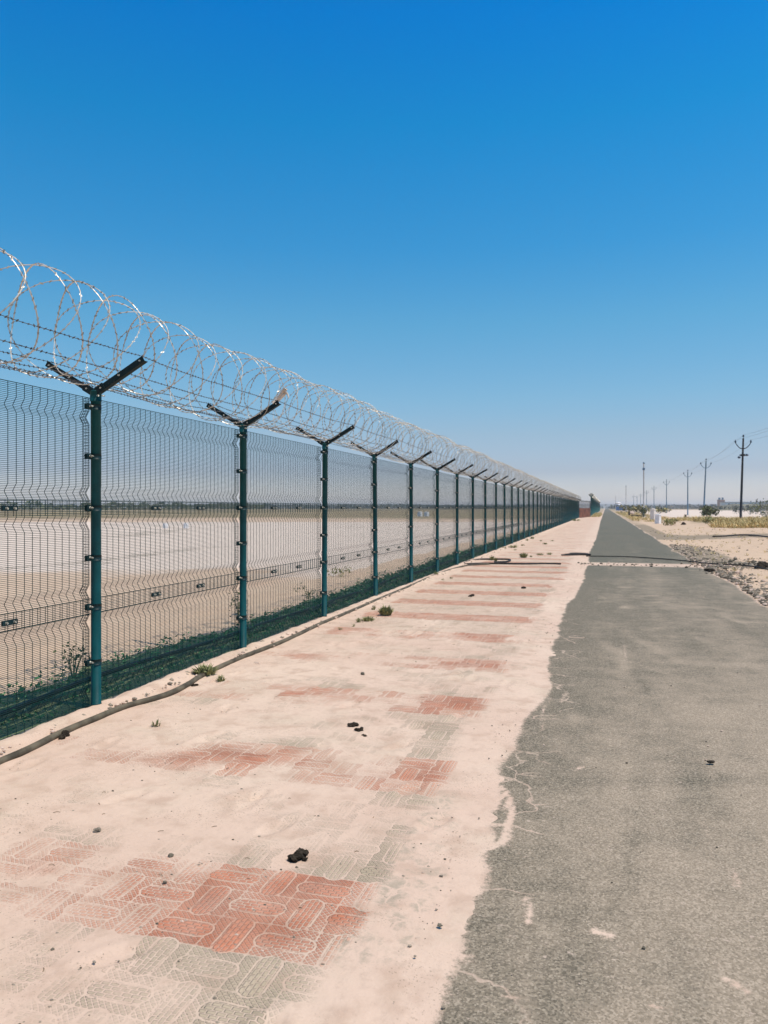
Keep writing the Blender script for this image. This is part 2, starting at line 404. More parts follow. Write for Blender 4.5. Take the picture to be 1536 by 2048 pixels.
M['netgreen'] = mat_green('far_panel', (.03, .12, .105), .6)

# ------------------------------------------------------------------ setting: ground, road, pavement
FX = -3.77            # line of the fence
FY0, NP_, PW = 0.086 - 2.5, 47, 2.5   # panels run from here
FEND = FY0 + NP_ * PW
EDGE_PX = [(800, 2110), (830, 2048), (870, 1940), (890, 1880), (923, 1800), (944, 1780), (950, 1720), (972, 1680), (980, 1600), (985, 1560), (1000, 1510), (1025, 1470), (1050, 1430), (1084, 1395), (1092, 1370), (1090, 1330), (1100, 1290), (1114, 1250), (1125, 1215), (1143, 1195), (1158, 1170), (1166, 1150), (1170, 1130), (1178, 1105), (1190, 1078), (1196, 1060), (1201, 1041)]
EDGE = sorted((gp(*p).y, gp(*p).x) for p in EDGE_PX)
def edge_left(Y):
    ey = np.array([p[0] for p in EDGE] + [200, 3000]); ex = np.array([p[1] for p in EDGE] + [-.6, -.6])
    e = np.interp(Y, ey, ex) + (fbm(Y * 5.2, Y * 0 + 8.1, 12, 4) - .5) * .085 + (fbm(Y * .9, Y * 0 + 5.1, 13, 3) - .5) * .10 * sstep(12, 25, Y)
    return e
def edge_right(Y):
    return 2.43 + (fbm(Y * .3, Y * 0 + 1.3, 21, 4) - .5) * .30 + (fbm(Y * 2.6, Y * 0 + 4.1, 22, 3) - .5) * .12 + .0004 * Y
# pavement
xs = np.arange(-3.95, -.05, .021)
ys = graded(1.2, 132, .016, .0075)
X, Y = np.meshgrid(xs, ys)
el = edge_left(Y)
Z = np.clip((el - X) * .05 + (fbm(X * 7, Y * 7, 31, 3) - .5) * .010, -.03, .012)
Z = Z + (fbm(X * 1.3, Y * 1.3, 33, 4) - .5) * .016 * sstep(-.8, -1.6, X) + (fbm(X * 12, Y * 12, 34, 3) - .5) * .006
rf = np.random.default_rng(31)
for k in range(110):
    fx_, fy_ = rf.uniform(-3.4, -.75), 1.6 + rf.uniform() ** 1.3 * 14; a = rf.normal(.15, .5); l_, w_ = .12, .045
    u_ = (X - fx_) * math.cos(a) - (Y - fy_) * math.sin(a); v_ = (X - fx_) * math.sin(a) + (Y - fy_) * math.cos(a); q_ = (u_ / w_) ** 2 + (v_ / l_) ** 2
    Z = Z - .010 * np.exp(-q_ ** 2) + .006 * np.exp(-(np.sqrt(q_) - 1.45) ** 2 * 8)
ridge = np.exp(-((X - (FX + .03)) / .11) ** 2)
Z = Z + ridge * (.030 + .045 * (fbm(X * 9, Y * 6, 35, 4) - .35)) + sstep(-3.86, -4.1, X) * (.02 + .06 * (fbm(X * 5, Y * 5, 36, 4) - .5))
Z = Z - .05 * sstep(-3.84, -3.95, X) - sstep(124, 131, Y) * .02
cv = 1.06 + .10 * sstep(2.5, 2.2, Y) + .16 * sstep(-2.0, -3.2, X) + .42 * sstep(-.98, -.80, X)
cv = cv + (fbm(X * .8, Y * .55, 41, 4) - .5) * .8 + (fbm(X * 2.6, Y * 2.0, 45, 4) - .5) * .6
def blob(cx, cy, rx, ry, p=2): return np.exp(-(np.abs((X - cx) / rx) ** p + np.abs((Y - cy) / ry) ** p))
cv = cv + .25 * sstep(-1.75, -2.1, X) * sstep(3.6, 3.0, Y) - .36 * blob(-1.25, 2.70, .46, .27) - .26 * blob(-1.75, 2.75, .6, .28) - .34 * blob(-1.35, 2.15, .6, .42) - .36 * blob(-2.42, 2.82, .28, .3) - .2 * blob(-1.0, 3.1, .25, .3)
cv = cv - .30 * blob(-1.0, 3.5, .3, .55) - .22 * blob(-2.9, 3.25, .5, .3) - .50 * blob(-1.05, 4.35, .32, .42) - .22 * blob(-1.0, 5.2, .3, .5)
for a_, b_, rx, ry, k_ in ((370, 1520, .45, .28, .22), (560, 1520, .22, .22, .24), (460, 1392, .25, .22, .22), (650, 1390, .28, .25, .2), (605, 1313, .32, .28, .26), (870, 1410, .25, .25, .15), (930, 1330, .55, .3, .25), (700, 1270, .6, .3, .2), (950, 1277, .6, .3, .25), (160, 1700, .3, .2, .2)):
    q_ = gp(a_, b_); cv = cv - k_ * blob(q_.x, q_.y, rx, ry)
cv = cv - .22 * blob(-2.25, 4.5, .5, .35) - .34 * blob(-1.0, 6.0, .42, .4) - .3 * blob(-1.15, 7.6, .5, .4) - .26 * blob(-1.5, 9.2, .9, .5)
cv = cv - .22 * blob(-2.6, 6.1, .5, .35) - .2 * blob(-3.0, 7.6, .5, .3) - .15 * sstep(8, 11, Y) * sstep(-3.5, -3.0, X)
cv = cv + .35 * sstep(22.5, 30, Y) + .25 * blob(-2.4, 3.6, .7, .5) + .25 * blob(-2.2, 5.3, .8, .6) + .2 * blob(-2.4, 7.2, .6, .7) + .5 * ridge
cv = np.clip(np.maximum(cv, 1.4 * sstep(-.92, -.84, X)), 0, 1.5)
film = (.10 + .62 * sstep(6.5, 9.5, Y) - .25 * sstep(20, 26, Y)) * sstep(-.92, -1.05, X + (fbm(Y * 2, Y * 0, 47, 3) - .5) * .5) * sstep(-3.6, -3.2, X) * (1 - .55 * blob(-2.3, 9.0, .8, 1.4)) + .30 * blob(-1.6, 2.7, .9, .5) + .25 * blob(-1.1, 4.4, .5, .6) + .25 * blob(-1.0, 6.0, .4, .5) + .22 * blob(-2.4, 4.4, .7, .3) + .22 * blob(-2.8, 3.1, .6, .3) + .2 * blob(-2.6, 6.1, .6, .25)
for a_, b_, rx, ry, k_ in ((370, 1520, .5, .3, .55), (560, 1520, .25, .25, .5), (460, 1392, .3, .25, .5), (650, 1390, .35, .3, .5), (605, 1313, .35, .3, .6), (890, 1410, .35, .3, .5), (930, 1330, .6, .35, .6), (75, 1740, .3, .3, .5), (240, 1800, .5, .35, .4)):
    q_ = gp(a_, b_); film = np.maximum(film, k_ * blob(q_.x, q_.y, rx, ry))
cc = sstep(-.98, -.88, X) * sstep(el - .04, el - .14, X) * (.25 + .9 * (fbm(X * 2.5, Y * 1.3, 43, 3) - .32)) + .45 * blob(-.78, 2.75, .16, .35) + .3 * blob(-.8, 3.75, .12, .5)
tag(grid_obj('pavement', xs, ys, Z, M['pave'], {'cover': cv, 'film': film, 'concrete': cc * sstep(30, 15, Y)}), kind='structure', label='dusty paved footway of studded red and buff pavers beside the road')
# road
xs = np.concatenate([np.arange(-1.0, .6, .03), np.arange(.6, 2.95, .045)])
ys = graded(.6, 1500, .026, .010)
X, Y = np.meshgrid(xs, ys)
el = edge_left(Y); er = edge_right(Y)
pt = sstep(el + .10, el - .02, X) + .75 * np.exp(-((Y - 22.1) / .75) ** 4) + sstep(er - .16, er + .02, X) * .7
pt = pt + .30 * sstep(.7, 0, X - el) * (fbm(X * 3, Y * 2.2, 51, 4) - .45) * 2 * (fbm(X * .6, Y * .6, 52, 3) > .42)
def streak(pts, w, amp):
    global pt
    P = [gp(*q) for q in pts]
    dmin = np.full(X.shape, 9.0)
    for a, b in zip(P[:-1], P[1:]):
        dx, dy = b.x - a.x, b.y - a.y; L2 = dx * dx + dy * dy + 1e-9
        t = np.clip(((X - a.x) * dx + (Y - a.y) * dy) / L2, 0, 1)
        dmin = np.minimum(dmin, np.hypot(X - a.x - t * dx, Y - a.y - t * dy))
    pt = np.maximum(pt, .95 * amp * np.exp(-(dmin / (w * .85)) ** 2))
streak([(1005, 1575), (1020, 1600), (1022, 1630), (1012, 1680), (985, 1695), (970, 1697)], .030, .95)
streak([(978, 1645), (1010, 1650)], .022, .8); streak([(1012, 1685), (1060, 1718)], .018, .55)
streak([(1055, 1797), (1057, 1845)], .026, .75); streak([(1190, 1862), (1220, 1872)], .035, .85); streak([(1455, 1958), (1490, 1980)], .028, .8)
streak([(1465, 1740), (1475, 1775)], .034, .55); streak([(1405, 1640), (1425, 1720)], .022, .45); streak([(1082, 1460), (1088, 1420), (1100, 1395)], .022, .6)
streak([(1150, 1540), (1165, 1533)], .03, .7); streak([(905, 1905), (935, 1915)], .035, .8); streak([(1240, 1890), (1265, 1905)], .02, .5)
streak([(1120, 1405), (1135, 1385)], .03, .55); streak([(1250, 1290), (1252, 1315)], .03, .5); streak([(1040, 1550), (1075, 1553)], .02, .55)
streak([(1285, 1192), (1322, 1191)], .10, .6); streak([(1398, 1193), (1415, 1196)], .09, .5); streak([(1300, 1560), (1310, 1640)], .02, .35)
r_ = np.random.default_rng(5)
for k in range(46):
    yy = r_.uniform(2.1, 9.5); xx = r_.uniform(-.4, 2.2); a = r_.uniform(-.5, 3.6); l = r_.uniform(.01, .09)
    dd = np.hypot((X - xx) * math.cos(a) + (Y - yy) * math.sin(a), ((X - xx) * -math.sin(a) + (Y - yy) * math.cos(a)) / (l / .018))
    pt = np.maximum(pt, r_.uniform(.3, .6) * np.exp(-(dd / .019) ** 2))
ds = .42 + .62 * sstep(11, 3, Y) - .45 * sstep(20, 45, Y) + .16 * np.exp(-((X - .95) / .35) ** 2) + .25 * sstep(1.7, 2.4, X) - .42 * sstep(.75, .0, X - el) + .25 * np.exp(-((X - 1.5) / .45) ** 2) * sstep(14, 8, Y) - .22 * sstep(14, 30, Y)
for k in range(90):
    yy = 1.8 + r_.uniform() ** 1.5 * 14; xx = r_.uniform(-.3, 2.3); a = r_.normal(.0, .22) + (1.5 if r_.uniform() < .25 else 0); l = r_.uniform(.12, .9); w = r_.uniform(.02, .12)
    u_ = (X - xx) * math.cos(a) - (Y - yy) * math.sin(a); v_ = (X - xx) * math.sin(a) + (Y - yy) * math.cos(a)
    ds = ds + r_.uniform(-.45, .75) * np.exp(-((u_ / w) ** 2 + (v_ / l) ** 2))
tag(grid_obj('road', xs, ys, np.zeros_like(X), M['road'], {'tar': sstep(7, 26, Y) * (.75 + .5 * (fbm(X * 1.2, Y * .25, 57, 3) - .3)), 'edge': sstep(.75, .12, X - el) * sstep(16, 10, Y) + .12, 'dust': ds, 'patch': np.clip(pt, 0, 1.3)}), kind='structure', label='long straight dusty grey asphalt road')
# ground
def sym(a, b, d0, k):
    p = graded(0, b, d0, k); n = graded(0, -a, d0, k); return np.unique(np.concatenate([-n[::-1], p]))
xl = -3.78 - graded(0, 2600, .05, .035)[::-1]
xr = 2.2 + graded(0, 2600, .055, .028)
xs = np.concatenate([xl, np.arange(-3.5, 2.0, .5), xr])
ys = np.concatenate([-graded(1, 60, .6, .2)[::-1], graded(.5, 2800, .07, .0115)])
X, Y = np.meshgrid(xs, ys)
el = edge_left(Y); er = edge_right(Y)
inner = -.05
right = np.clip((X - er) * .10, -.05, .022) + (fbm(X * 6, Y * 6, 61, 3) - .5) * .022
right = right + sstep(.15, 1.2, X - er) * ((fbm(X * 1.1, Y * 1.1, 62, 4) - .45) * .13 * sstep(120, 40, Y))
right = right + sstep(3.5, 9, X) * sstep(24, 50, Y) * sstep(150, 70, Y) * (.25 + .5 * (fbm(X * .25, Y * .2, 63, 3) - .5))
left = .015 + (fbm(X * 2.5, Y * 2.5, 64, 4) - .5) * .09 + (fbm(X * .3, Y * .3, 65, 3) - .5) * .12
left = np.where(X > -3.78 - 1e-6, inner, left)
leftfar = np.clip((el - X) * .06, -.05, .03)
Zg = np.where(X > 1.0, right, np.where(X < -3.7, left, inner))
Zg = np.where((Y > 126) & (X < 0), np.maximum(np.where(X < -3.7, left, leftfar), leftfar * sstep(126, 131, Y) + inner * (1 - sstep(126, 131, Y))), Zg)
Zg = np.clip(Zg, -.05, .7)
def gb(cx, cy, rx, ry, p=2): return np.exp(-(np.abs((X - cx) / rx) ** p + np.abs((Y - cy) / ry) ** p))
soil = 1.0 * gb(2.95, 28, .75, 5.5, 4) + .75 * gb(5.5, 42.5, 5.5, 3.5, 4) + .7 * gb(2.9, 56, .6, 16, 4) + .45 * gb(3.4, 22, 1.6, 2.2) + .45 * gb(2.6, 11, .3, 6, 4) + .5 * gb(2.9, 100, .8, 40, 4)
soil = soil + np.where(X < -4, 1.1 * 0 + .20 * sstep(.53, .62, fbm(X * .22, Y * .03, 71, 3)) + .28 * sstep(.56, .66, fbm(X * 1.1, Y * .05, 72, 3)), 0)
dry = np.where(X > 3, .75 * sstep(5.5, 9, X) * sstep(48, 56, Y) * sstep(92, 78, Y), 0) + np.where((X > 2.6) & (X < 9), .55 * sstep(95, 130, Y), 0)
D = np.hypot(X, Y)
DD = -.2765 * X + .961 * Y
dry = dry + np.where(X < -5, .95 * sstep(72, 135, DD + (fbm(X * .05, Y * .02, 75, 3) - .5) * 30), 0) + np.where((X > -4) & (X < -.7), .6 * sstep(118, 132, Y), 0) + np.where(X > 3, .8 * sstep(420, 700, Y), 0)
pale = np.where(X > 10, sstep(86, 105, Y) * sstep(650, 350, Y), 0) + np.where(X < -6, 1.0 * sstep(13, 24, DD + (fbm(X * .2, Y * .05, 76, 3) - .5) * 10) * sstep(95, 65, DD), 0)
tag(grid_obj('ground', xs, ys, Zg, M['ground'], {'soil': soil, 'dry': np.clip(dry, 0, 1), 'pale': np.clip(pale, 0, 1), 'creep_shade': np.where(X < -3.7, sstep(-4.80, -4.62, X + (fbm(X * 1.6, Y * 1.6, 73, 4) - .5) * .6), 0), 'warm': np.where(X > 2, 1.0, np.where(X < -3.7, .75, 0))}), kind='structure', label='open sandy desert ground reaching the horizon')

GXS, GYS = xs, ys
def gz(x, y):
    i = min(max(int(np.searchsorted(GXS, x)) - 1, 0), len(GXS) - 2); j = min(max(int(np.searchsorted(GYS, y)) - 1, 0), len(GYS) - 2)
    return float(Zg[j:j + 2, i:i + 2].mean())
# ------------------------------------------------------------------ the fence
def V_profile():
    """list of (z, x offset) of the bent panel sheet"""
    out = []; bends = [2.25, 1.67, 1.44, .915, .68, .14]
    pts = [(2.40, 0)]
    for b in bends: pts += [(b + .052, 0), (b + .004, -.028), (b - .004, -.028), (b - .052, 0)]
    pts.append((.02, 0)); return pts
VP = V_profile()
def prof(z):
    zs = [p[0] for p in VP][::-1]; xs_ = [p[1] for p in VP][::-1]
    return np.interp(z, zs, xs_)
def make_panel():
    m = MB(); r = .0021
    L = [0.0]
    for (z0, x0), (z1, x1) in zip(VP[:-1], VP[1:]): L.append(L[-1] + math.hypot(z1 - z0, x1 - x0))
    tz = np.interp(np.arange(0, L[-1], .0127), L, [p[0] for p in VP]); tx = np.interp(np.arange(0, L[-1], .0127), L, [p[1] for p in VP])
    for z, x in zip(tz, tx): m.tube([(x, .035, z), (x, PW - .035, z)], r, 4, 0, False, False)
    zz = [(x - .0035, z) for z, x in VP]
    for k in range(33):
        y = .035 + k * (PW - .07) / 32
        m.tube([(x, y, z) for x, z in zz], r * 1.05, 4, 0, False, False)
    # the upper and lower sheets lap over each other in the two flat bands
    for z0, z1 in ((.742, .858), (1.500, 1.612)):
        for z in np.arange(z0, z1, .0127): m.tube([(.010, .035, z + .005), (.010, PW - .035, z + .005)], r, 4, 0, False, False)
        for k in range(32): m.tube([(.0065, .075 + k * (PW - .07) / 32, z0), (.0065, .075 + k * (PW - .07) / 32, z1)], r, 4, 0, False, False)
    for z, k_ in ((.742, 1.6), (.858, 1.6), (1.612, 1.2), (2.398, 1.6)): m.tube([(.006, .03, z), (.006, PW - .03, z)], r * k_, 4, 0, False, False)
    # folded flange at the post end
    for k, (dy, dx) in enumerate(((-.030, -.012), (-.032, -.030), (-.034, -.048))):
        m.tube([(x + dx, PW + dy - .001, z) for x, z in zz], r, 4, 0, False, False)
    for z, x in list(zip(tz, tx))[::2]: m.tube([(x, PW - .033, z), (x - .05, PW - .036, z)], r, 4, 0, False, False)
    return m
fence = tag(empty('security_fence', (FX, FY0, 0)), 'dark green mesh security fence on round posts with Y shaped arms beside the paved footway', 'fence')
panel0 = make_panel().build('mesh_panel', M['mesh'], fence); panel0.location = (-.034, 0, 0)
cm = MB()
cm.box((0, 0, 0), (.012, .135, .036)); cm.box((-.014, 0, 0), (.008, .11, .026))
for s_ in (-1, 1): cm.tube([(.004, s_ * .036, 0), (.016, s_ * .036, 0)], .0085, 8, 1); cm.tube([(.016, s_ * .036, 0), (.022, s_ * .036, 0)], .004, 6, 1)
clip0 = cm.build('clip', [M['dgreen'], M['bolt']], panel0); clip0.location = (.020, .85, 1.555)
def clip_at(pn, y, z, first=None):
    c = first or clip0.copy()
    if not first: COL.objects.link(c)
    c.parent = pn; c.location = (.020, y, z)
clip_at(panel0, .85, 1.555, clip0)
for y, z in ((1.62, 1.555), (.85, .80), (1.62, .80)): clip_at(panel0, y, z)
for k in range(1, NP_):
    p = panel0.copy(); COL.objects.link(p); p.parent = fence; p.location = (-.034, k * PW, 0)
    if k < 24:
        for y, z in ((.85, 1.555), (1.62, 1.555), (.85, .80), (1.62, .80)): clip_at(p, y, z)
# post
pm_ = MB(); pm_.cyl(0, 0, -.3, 2.385, .0375, sides=24)
post0 = pm_.build('post', M['green'], fence)
sm = MB(); sm.cyl(0, 0, 2.375, 2.452, .0425, sides=24); sm.cyl(0, 0, 2.450, 2.462, .0425, .030, sides=24)
sm.tube([(.03, -.025, 2.415), (.052, -.040, 2.415)], .007, 8, 1); sm.tube([(.02, .03, 2.425), (.036, .062, 2.425)], .006, 8, 1)
cap0 = sm.build('cap', [M['green'], M['bolt']], post0)
AL = .475; AA = rad(30)
def arm_mb(s_):
    m = MB(); c, s = math.cos(AA) * s_, math.sin(AA)
    R = Matrix.Rotation(-AA if s_ > 0 else AA - math.pi, 4, 'Y')
    o = Vector((s_ * .012, 0, 2.445))
    mid = o + Vector((c, 0, s)) * AL / 2; up = Vector((-s * s_, 0, abs(c)))
    m.box(mid + Vector((0, -.021, 0)) + up * .0, (AL, .004, .045), R)
    m.box(mid + up * -.0205 + Vector((0, .0025, 0)), (AL, .042, .004), R)
    m.box(o + Vector((c, 0, s)) * .045 + Vector((0, -.026, 0)), (.085, .005, .058), R)
    for t in (.12, .5, .93): m.tube([o + Vector((c, 0, s)) * AL * t + Vector((0, -.024, 0)), o + Vector((c, 0, s)) * AL * t + Vector((0, -.034, 0))], .0065, 6, 1)
    return m
arm_mb(1).build('arm', [M['arm'], M['bolt']], post0); arm_mb(-1).build('arm', [M['arm'], M['bolt']], post0)
CZ = (2.33, 1.95, 1.555, 1.175, .80, .375, .03)
km = MB(); km.cyl(0, 0, -.0205, .0205, .0415, sides=24); km.box((-.012, -.066, 0), (.006, .058, .046)); km.box((-.030, -.066, 0), (.005, .058, .042))
km.tube([(-.008, -.060, .004), (.010, -.062, .003)], .0085, 8, 1); km.tube([(.010, -.062, .003), (.022, -.062, .003)], .0045, 8, 1)
clamp0 = km.build('clamp', [M['dgreen'], M['bolt']], post0); clamp0.location = (0, 0, CZ[0])
for z in CZ[1:]:
    c = clamp0.copy(); COL.objects.link(c); c.parent = post0; c.location = (0, 0, z)
for k in range(1, NP_ + 1):
    p = post0.copy(); COL.objects.link(p); p.parent = fence; p.location = (0, k * PW, 0); p.rotation_euler = (random.gauss(0, .004), random.gauss(0, .004), random.gauss(0, .03))
    for ch in list(post0.children):
        if k > 30 and ch.name.startswith('clamp'): continue
        d = ch.copy(); COL.objects.link(d); d.parent = p
# barbed strands along the arms, tied to them
def barb_verts(P, T, size, rng):
    """flat four-pointed blades: two crossed slips at each point"""
    n = len(P); T = T / np.linalg.norm(T, axis=1, keepdims=True)
    A = np.cross(T, np.array([.31, .22, .92])); A /= np.linalg.norm(A, axis=1, keepdims=True); B = np.cross(T, A)
    th = rng.uniform(0, 6.28, n)[:, None]; U = np.cos(th) * A + np.sin(th) * B; Wv = -np.sin(th) * A + np.cos(th) * B
    s = size * rng.uniform(.8, 1.2, n)[:, None]
    v = []
    for K in (U, Wv):
        v += [P - T * s * .9 + K * s * .75, P + T * s * .25 + K * s * .35, P + T * s * .9 - K * s * .75, P - T * s * .25 - K * s * .35]
    v = np.stack(v, 1).reshape(-1, 3)
    f = np.arange(n * 8).reshape(-1, 4)
    return v, f
LEN = NP_ * PW
def np_tube(P, r, sides=4):
    n = len(P); T = np.gradient(P, axis=0); T /= np.linalg.norm(T, axis=1, keepdims=True)
    A = np.cross(T, np.array([.31, .22, .92])); A /= np.linalg.norm(A, axis=1, keepdims=True); B = np.cross(T, A)
    a = np.arange(sides) / sides * 2 * math.pi
    v = (P[:, None] + r * (np.cos(a)[None, :, None] * A[:, None] + np.sin(a)[None, :, None] * B[:, None])).reshape(-1, 3)
    i = np.arange(n - 1)[:, None] * sides; j = np.arange(sides)[None]; k = (j + 1) % sides
    f = np.stack([i + j, i + k, i + sides + k, i + sides + j], -1).reshape(-1, 4)
    return v, f
def strand(x, z, seed):
    r = np.random.default_rng(seed)
    y = np.arange(0, LEN + .001, .25); ph = (y % PW) / PW
    P = np.stack([x + r.normal(0, .004, len(y)), y, z - .028 * 4 * ph * (1 - ph) * r.uniform(.6, 1.2) + r.normal(0, .0025, len(y))], 1)
    v, f = np_tube(P, .0023)
    yb = np.arange(.05, LEN, .046); Pb = np.stack([np.interp(yb, y, P[:, i]) for i in range(3)], 1)
    vb, fb = barb_verts(Pb, np.tile([0, 1.0, 0], (len(yb), 1)), .0135, r)
    o = fast_mesh('barbed_strand', np.concatenate([v, vb]), np.concatenate([f, fb + len(v)]), M['barb'], None, False)
    o.parent = fence; return o
ca, sa = math.cos(AA), math.sin(AA)
for i, (s_, t) in enumerate(((1, .96), (1, .52), (-1, .96), (-1, .52), (1, .10), (-1, .14))):
    strand(s_ * (.012 + ca * AL * t), 2.445 + sa * AL * t + .028, 100 + i)
# razor wire coil lying in the arms
rz = np.random.default_rng(3)
PITCH = .208; turns = LEN / PITCH; SEG = 40
t = np.arange(0, turns, 1 / SEG)
rough_r = 1 + .06 * (np.interp(t, np.arange(0, turns + 2), rz.normal(0, 1, int(turns) + 3)[:len(np.arange(0, turns + 2))])).clip(-1.6, 1.6)
RC = .366 * rough_r
ang = 2 * math.pi * t
dyj = np.interp(t, np.arange(0, turns + 2), rz.normal(0, .045, int(turns) + 3)[:len(np.arange(0, turns + 2))])
yy = PITCH * t + .155 * np.sin(1.5 * ang + .4) + dyj + .03 * np.sin(ang * .5)
cx_ = .02 * np.sin(t * .13) + .015 * np.sin(t * .41); czc = 2.842 + .02 * np.sin(t * .21 + 1) + .012 * np.sin(t * .53)
P = np.stack([cx_ + RC * 1.03 * np.cos(ang), yy, czc + RC * .98 * np.sin(ang)], 1)
RAD = np.stack([np.cos(ang), .25 * np.cos(1.5 * ang + .4), np.sin(ang)], 1); RAD /= np.linalg.norm(RAD, axis=1, keepdims=True)
TT = np.gradient(P, axis=0); TT /= np.linalg.norm(TT, axis=1, keepdims=True); AX = np.cross(TT, RAD); AX /= np.linalg.norm(AX, axis=1, keepdims=True)
n = len(P); v = np.stack([P + AX * .0052, P + RAD * .0030, P - AX * .0052, P - RAD * .0030], 1).reshape(-1, 3)
i_ = np.arange(n - 1)[:, None] * 4; j_ = np.arange(4)[None]; k_ = (j_ + 1) % 4
f = np.stack([i_ + j_, i_ + k_, i_ + 4 + k_, i_ + 4 + j_], -1).reshape(-1, 4)
Ltot = np.concatenate([[0], np.cumsum(np.linalg.norm(np.diff(P, axis=0), axis=1))])
sb = np.arange(.02, Ltot[-1], .054); sb = sb + rz.normal(0, .006, len(sb))
Pb = np.stack([np.interp(sb, Ltot, P[:, i]) for i in range(3)], 1); Tb = np.stack([np.interp(sb, Ltot, np.gradient(P[:, i])) for i in range(3)], 1)
Ab = np.stack([np.interp(sb, Ltot, AX[:, i]) for i in range(3)], 1); Rb = np.stack([np.interp(sb, Ltot, RAD[:, i]) for i in range(3)], 1); Tb /= np.linalg.norm(Tb, axis=1, keepdims=True)
q_ = rz.normal(0, .35, len(sb))[:, None]; Kb = Ab * np.cos(q_) + Rb * np.sin(q_)
vb, fb = barb_verts(Pb, Tb, .0140, rz)
coil = fast_mesh('razor_wire', np.concatenate([v, vb]), np.concatenate([f, fb + len(v)]), M['wire'], None, False, M['coilbarb'], len(f))
coil.location = (FX, FY0, 0)
tag(coil, 'coil of silvery razor wire lying in the arms along the top of the green fence', 'razor wire')
# dark tube behind the fence
# the scrap caught on the second arm
rg = MB(); tp = Vector((FX + .012 + ca * AL, FY0 + 4 * PW, 2.445 + sa * AL))
rr = np.random.default_rng(9); base = [tp + Vector((-.06, -.02, .00)), tp + Vector((0, -.025, .06)), tp + Vector((.05, -.03, .115)), tp + Vector((.10, -.03, .125))]
for s_ in (0, 1, 2):
    o_ = Vector((0, .012 * s_, -.012 * s_)); rg.tube([b + o_ + Vector(rr.normal(0, .008, 3)) for b in base], [.012, .016, .02, .010], 5)
rg.tube([base[3] + Vector((-.03, 0, 0)), base[3] + Vector((.01, 0, -.05)), base[3] + Vector((.02, .01, -.09))], [.014, .012, .004], 5)
tag(rg.build('plastic_scrap', M['rag']), 'pale torn scrap caught on the tip of a fence arm', 'litter')

# ------------------------------------------------------------------ brown gate and the farther fence
gt = empty('gate', (-3.2, 122, 0)); tag(gt, 'rusty brown sheet gate with a mesh top at the far end of the green fence', 'gate')
ga, gb_ = Vector((-3.75, 116.2, 0)), Vector((-2.45, 131, 0)); gd = (gb_ - ga).normalized(); gl = (gb_ - ga).length; R = Matrix.Rotation(math.atan2(gd.y, gd.x), 4, 'Z')
q = MB(); q.box((ga + gb_) / 2 + Vector((0, 0, .75)), (gl, .06, 1.4), R)
for k in range(12): q.box(ga + gd * (gl * (k + .5) / 12) + Vector((0, 0, .76)), (.12, .11, 1.42), R)
q.build('sheet', M['rust'], gt).location = -gt.location
q = MB()
for k in range(30): q.tube([ga + gd * gl * k / 29 + Vector((0, 0, 1.4)), ga + gd * gl * k / 29 + Vector((0, 0, 2.5))], .02, 4)
for z in (1.62, 1.85, 2.1, 2.3): q.tube([ga + Vector((0, 0, z)), gb_ + Vector((0, 0, z))], .018, 4)
q.build('mesh_top', M['grey'], gt).location = -gt.location
q = MB()
q.tube([ga + Vector((0, 0, 0)), ga + Vector((0, 0, 2.6))], .07, 8); q.tube([gb_, gb_ + Vector((0, 0, 2.6))], .07, 8); q.box((ga + gb_) / 2 + Vector((0, 0, 2.55)), (gl, .12, .10), R)
q.build('frame', M['dgreen'], gt).location = -gt.location
f2 = tag(empty('boundary_fence', (-2.35, 131.5, 0)), 'taller green boundary fence beyond the rusty gate running into the distance', 'fence')
for k in range(14):
    q = MB(); L0 = 6.0 * (1 + k * .25)
    yst = sum(6.0 * (1 + j * .25) for j in range(k))
    n = 26
    for j in range(n): q.tube([(0, yst + .1 + j * (L0 - .2) / (n - 1), .1), (0, yst + .1 + j * (L0 - .2) / (n - 1), 3.1)], .028, 4)
    for z in np.linspace(.2, 3.1, 14): q.box((0, yst + L0 / 2, z), (.03, L0 - .15, .03))
    q.build('mesh_panel', M['netgreen'], f2)
    q = MB(); q.cyl(.05, yst, 0, 3.3, .06, sides=10); q.tube([(.05, yst, 3.25), (.45, yst, 3.75)], .04, 6); q.tube([(.05, yst, 3.25), (-.35, yst, 3.75)], .04, 6)
    q.build('post', M['green'], f2)
cq = MB()
tt = np.arange(0, 200, 1 / 14); cq.tube(np.stack([.1 + .33 * np.cos(tt * 6.283), tt * .9, 3.62 + .3 * np.sin(tt * 6.283)], 1), .012, 3, 0, False)
o = cq.build('razor_wire', M['wire']); o.location = (-2.35, 131.5, 0); tag(o, 'distant razor wire coil on top of the taller fence beyond the gate', 'razor wire')

# ------------------------------------------------------------------ hoses and cables
def smooth_path(pts, n=8):
    P = np.array([list(p) for p in pts]); out = []
    for i in range(len(P) - 1):
        p0, p1, p2, p3 = P[max(i - 1, 0)], P[i], P[i + 1], P[min(i + 2, len(P) - 1)]
        for t in np.linspace(0, 1, n, endpoint=False):
            out.append(.5 * ((2 * p1) + (-p0 + p2) * t + (2 * p0 - 5 * p1 + 4 * p2 - p3) * t * t + (-p0 + 3 * p1 - 3 * p2 + p3) * t ** 3))
    out.append(P[-1]); return np.array(out)
hp = [(-150, 1578), (-60, 1547), (0, 1523), (60, 1497), (130, 1462), (195, 1435), (250, 1413), (330, 1390), (375, 1369), (400, 1353), (430, 1338), (490, 1312), (560, 1285), (600, 1267), (640, 1248), (700, 1223), (760, 1197), (820, 1172), (870, 1150), (905, 1138), (935, 1131), (960, 1129), (978, 1128)]
pts = [gp(a, b, .028) for a, b in hp]
hm = MB(); hm.tube(smooth_path(pts), .0235, 10)
tag(hm.build('hose', M['hose']), 'long dusty black irrigation hose lying along the foot of the fence', 'hose')
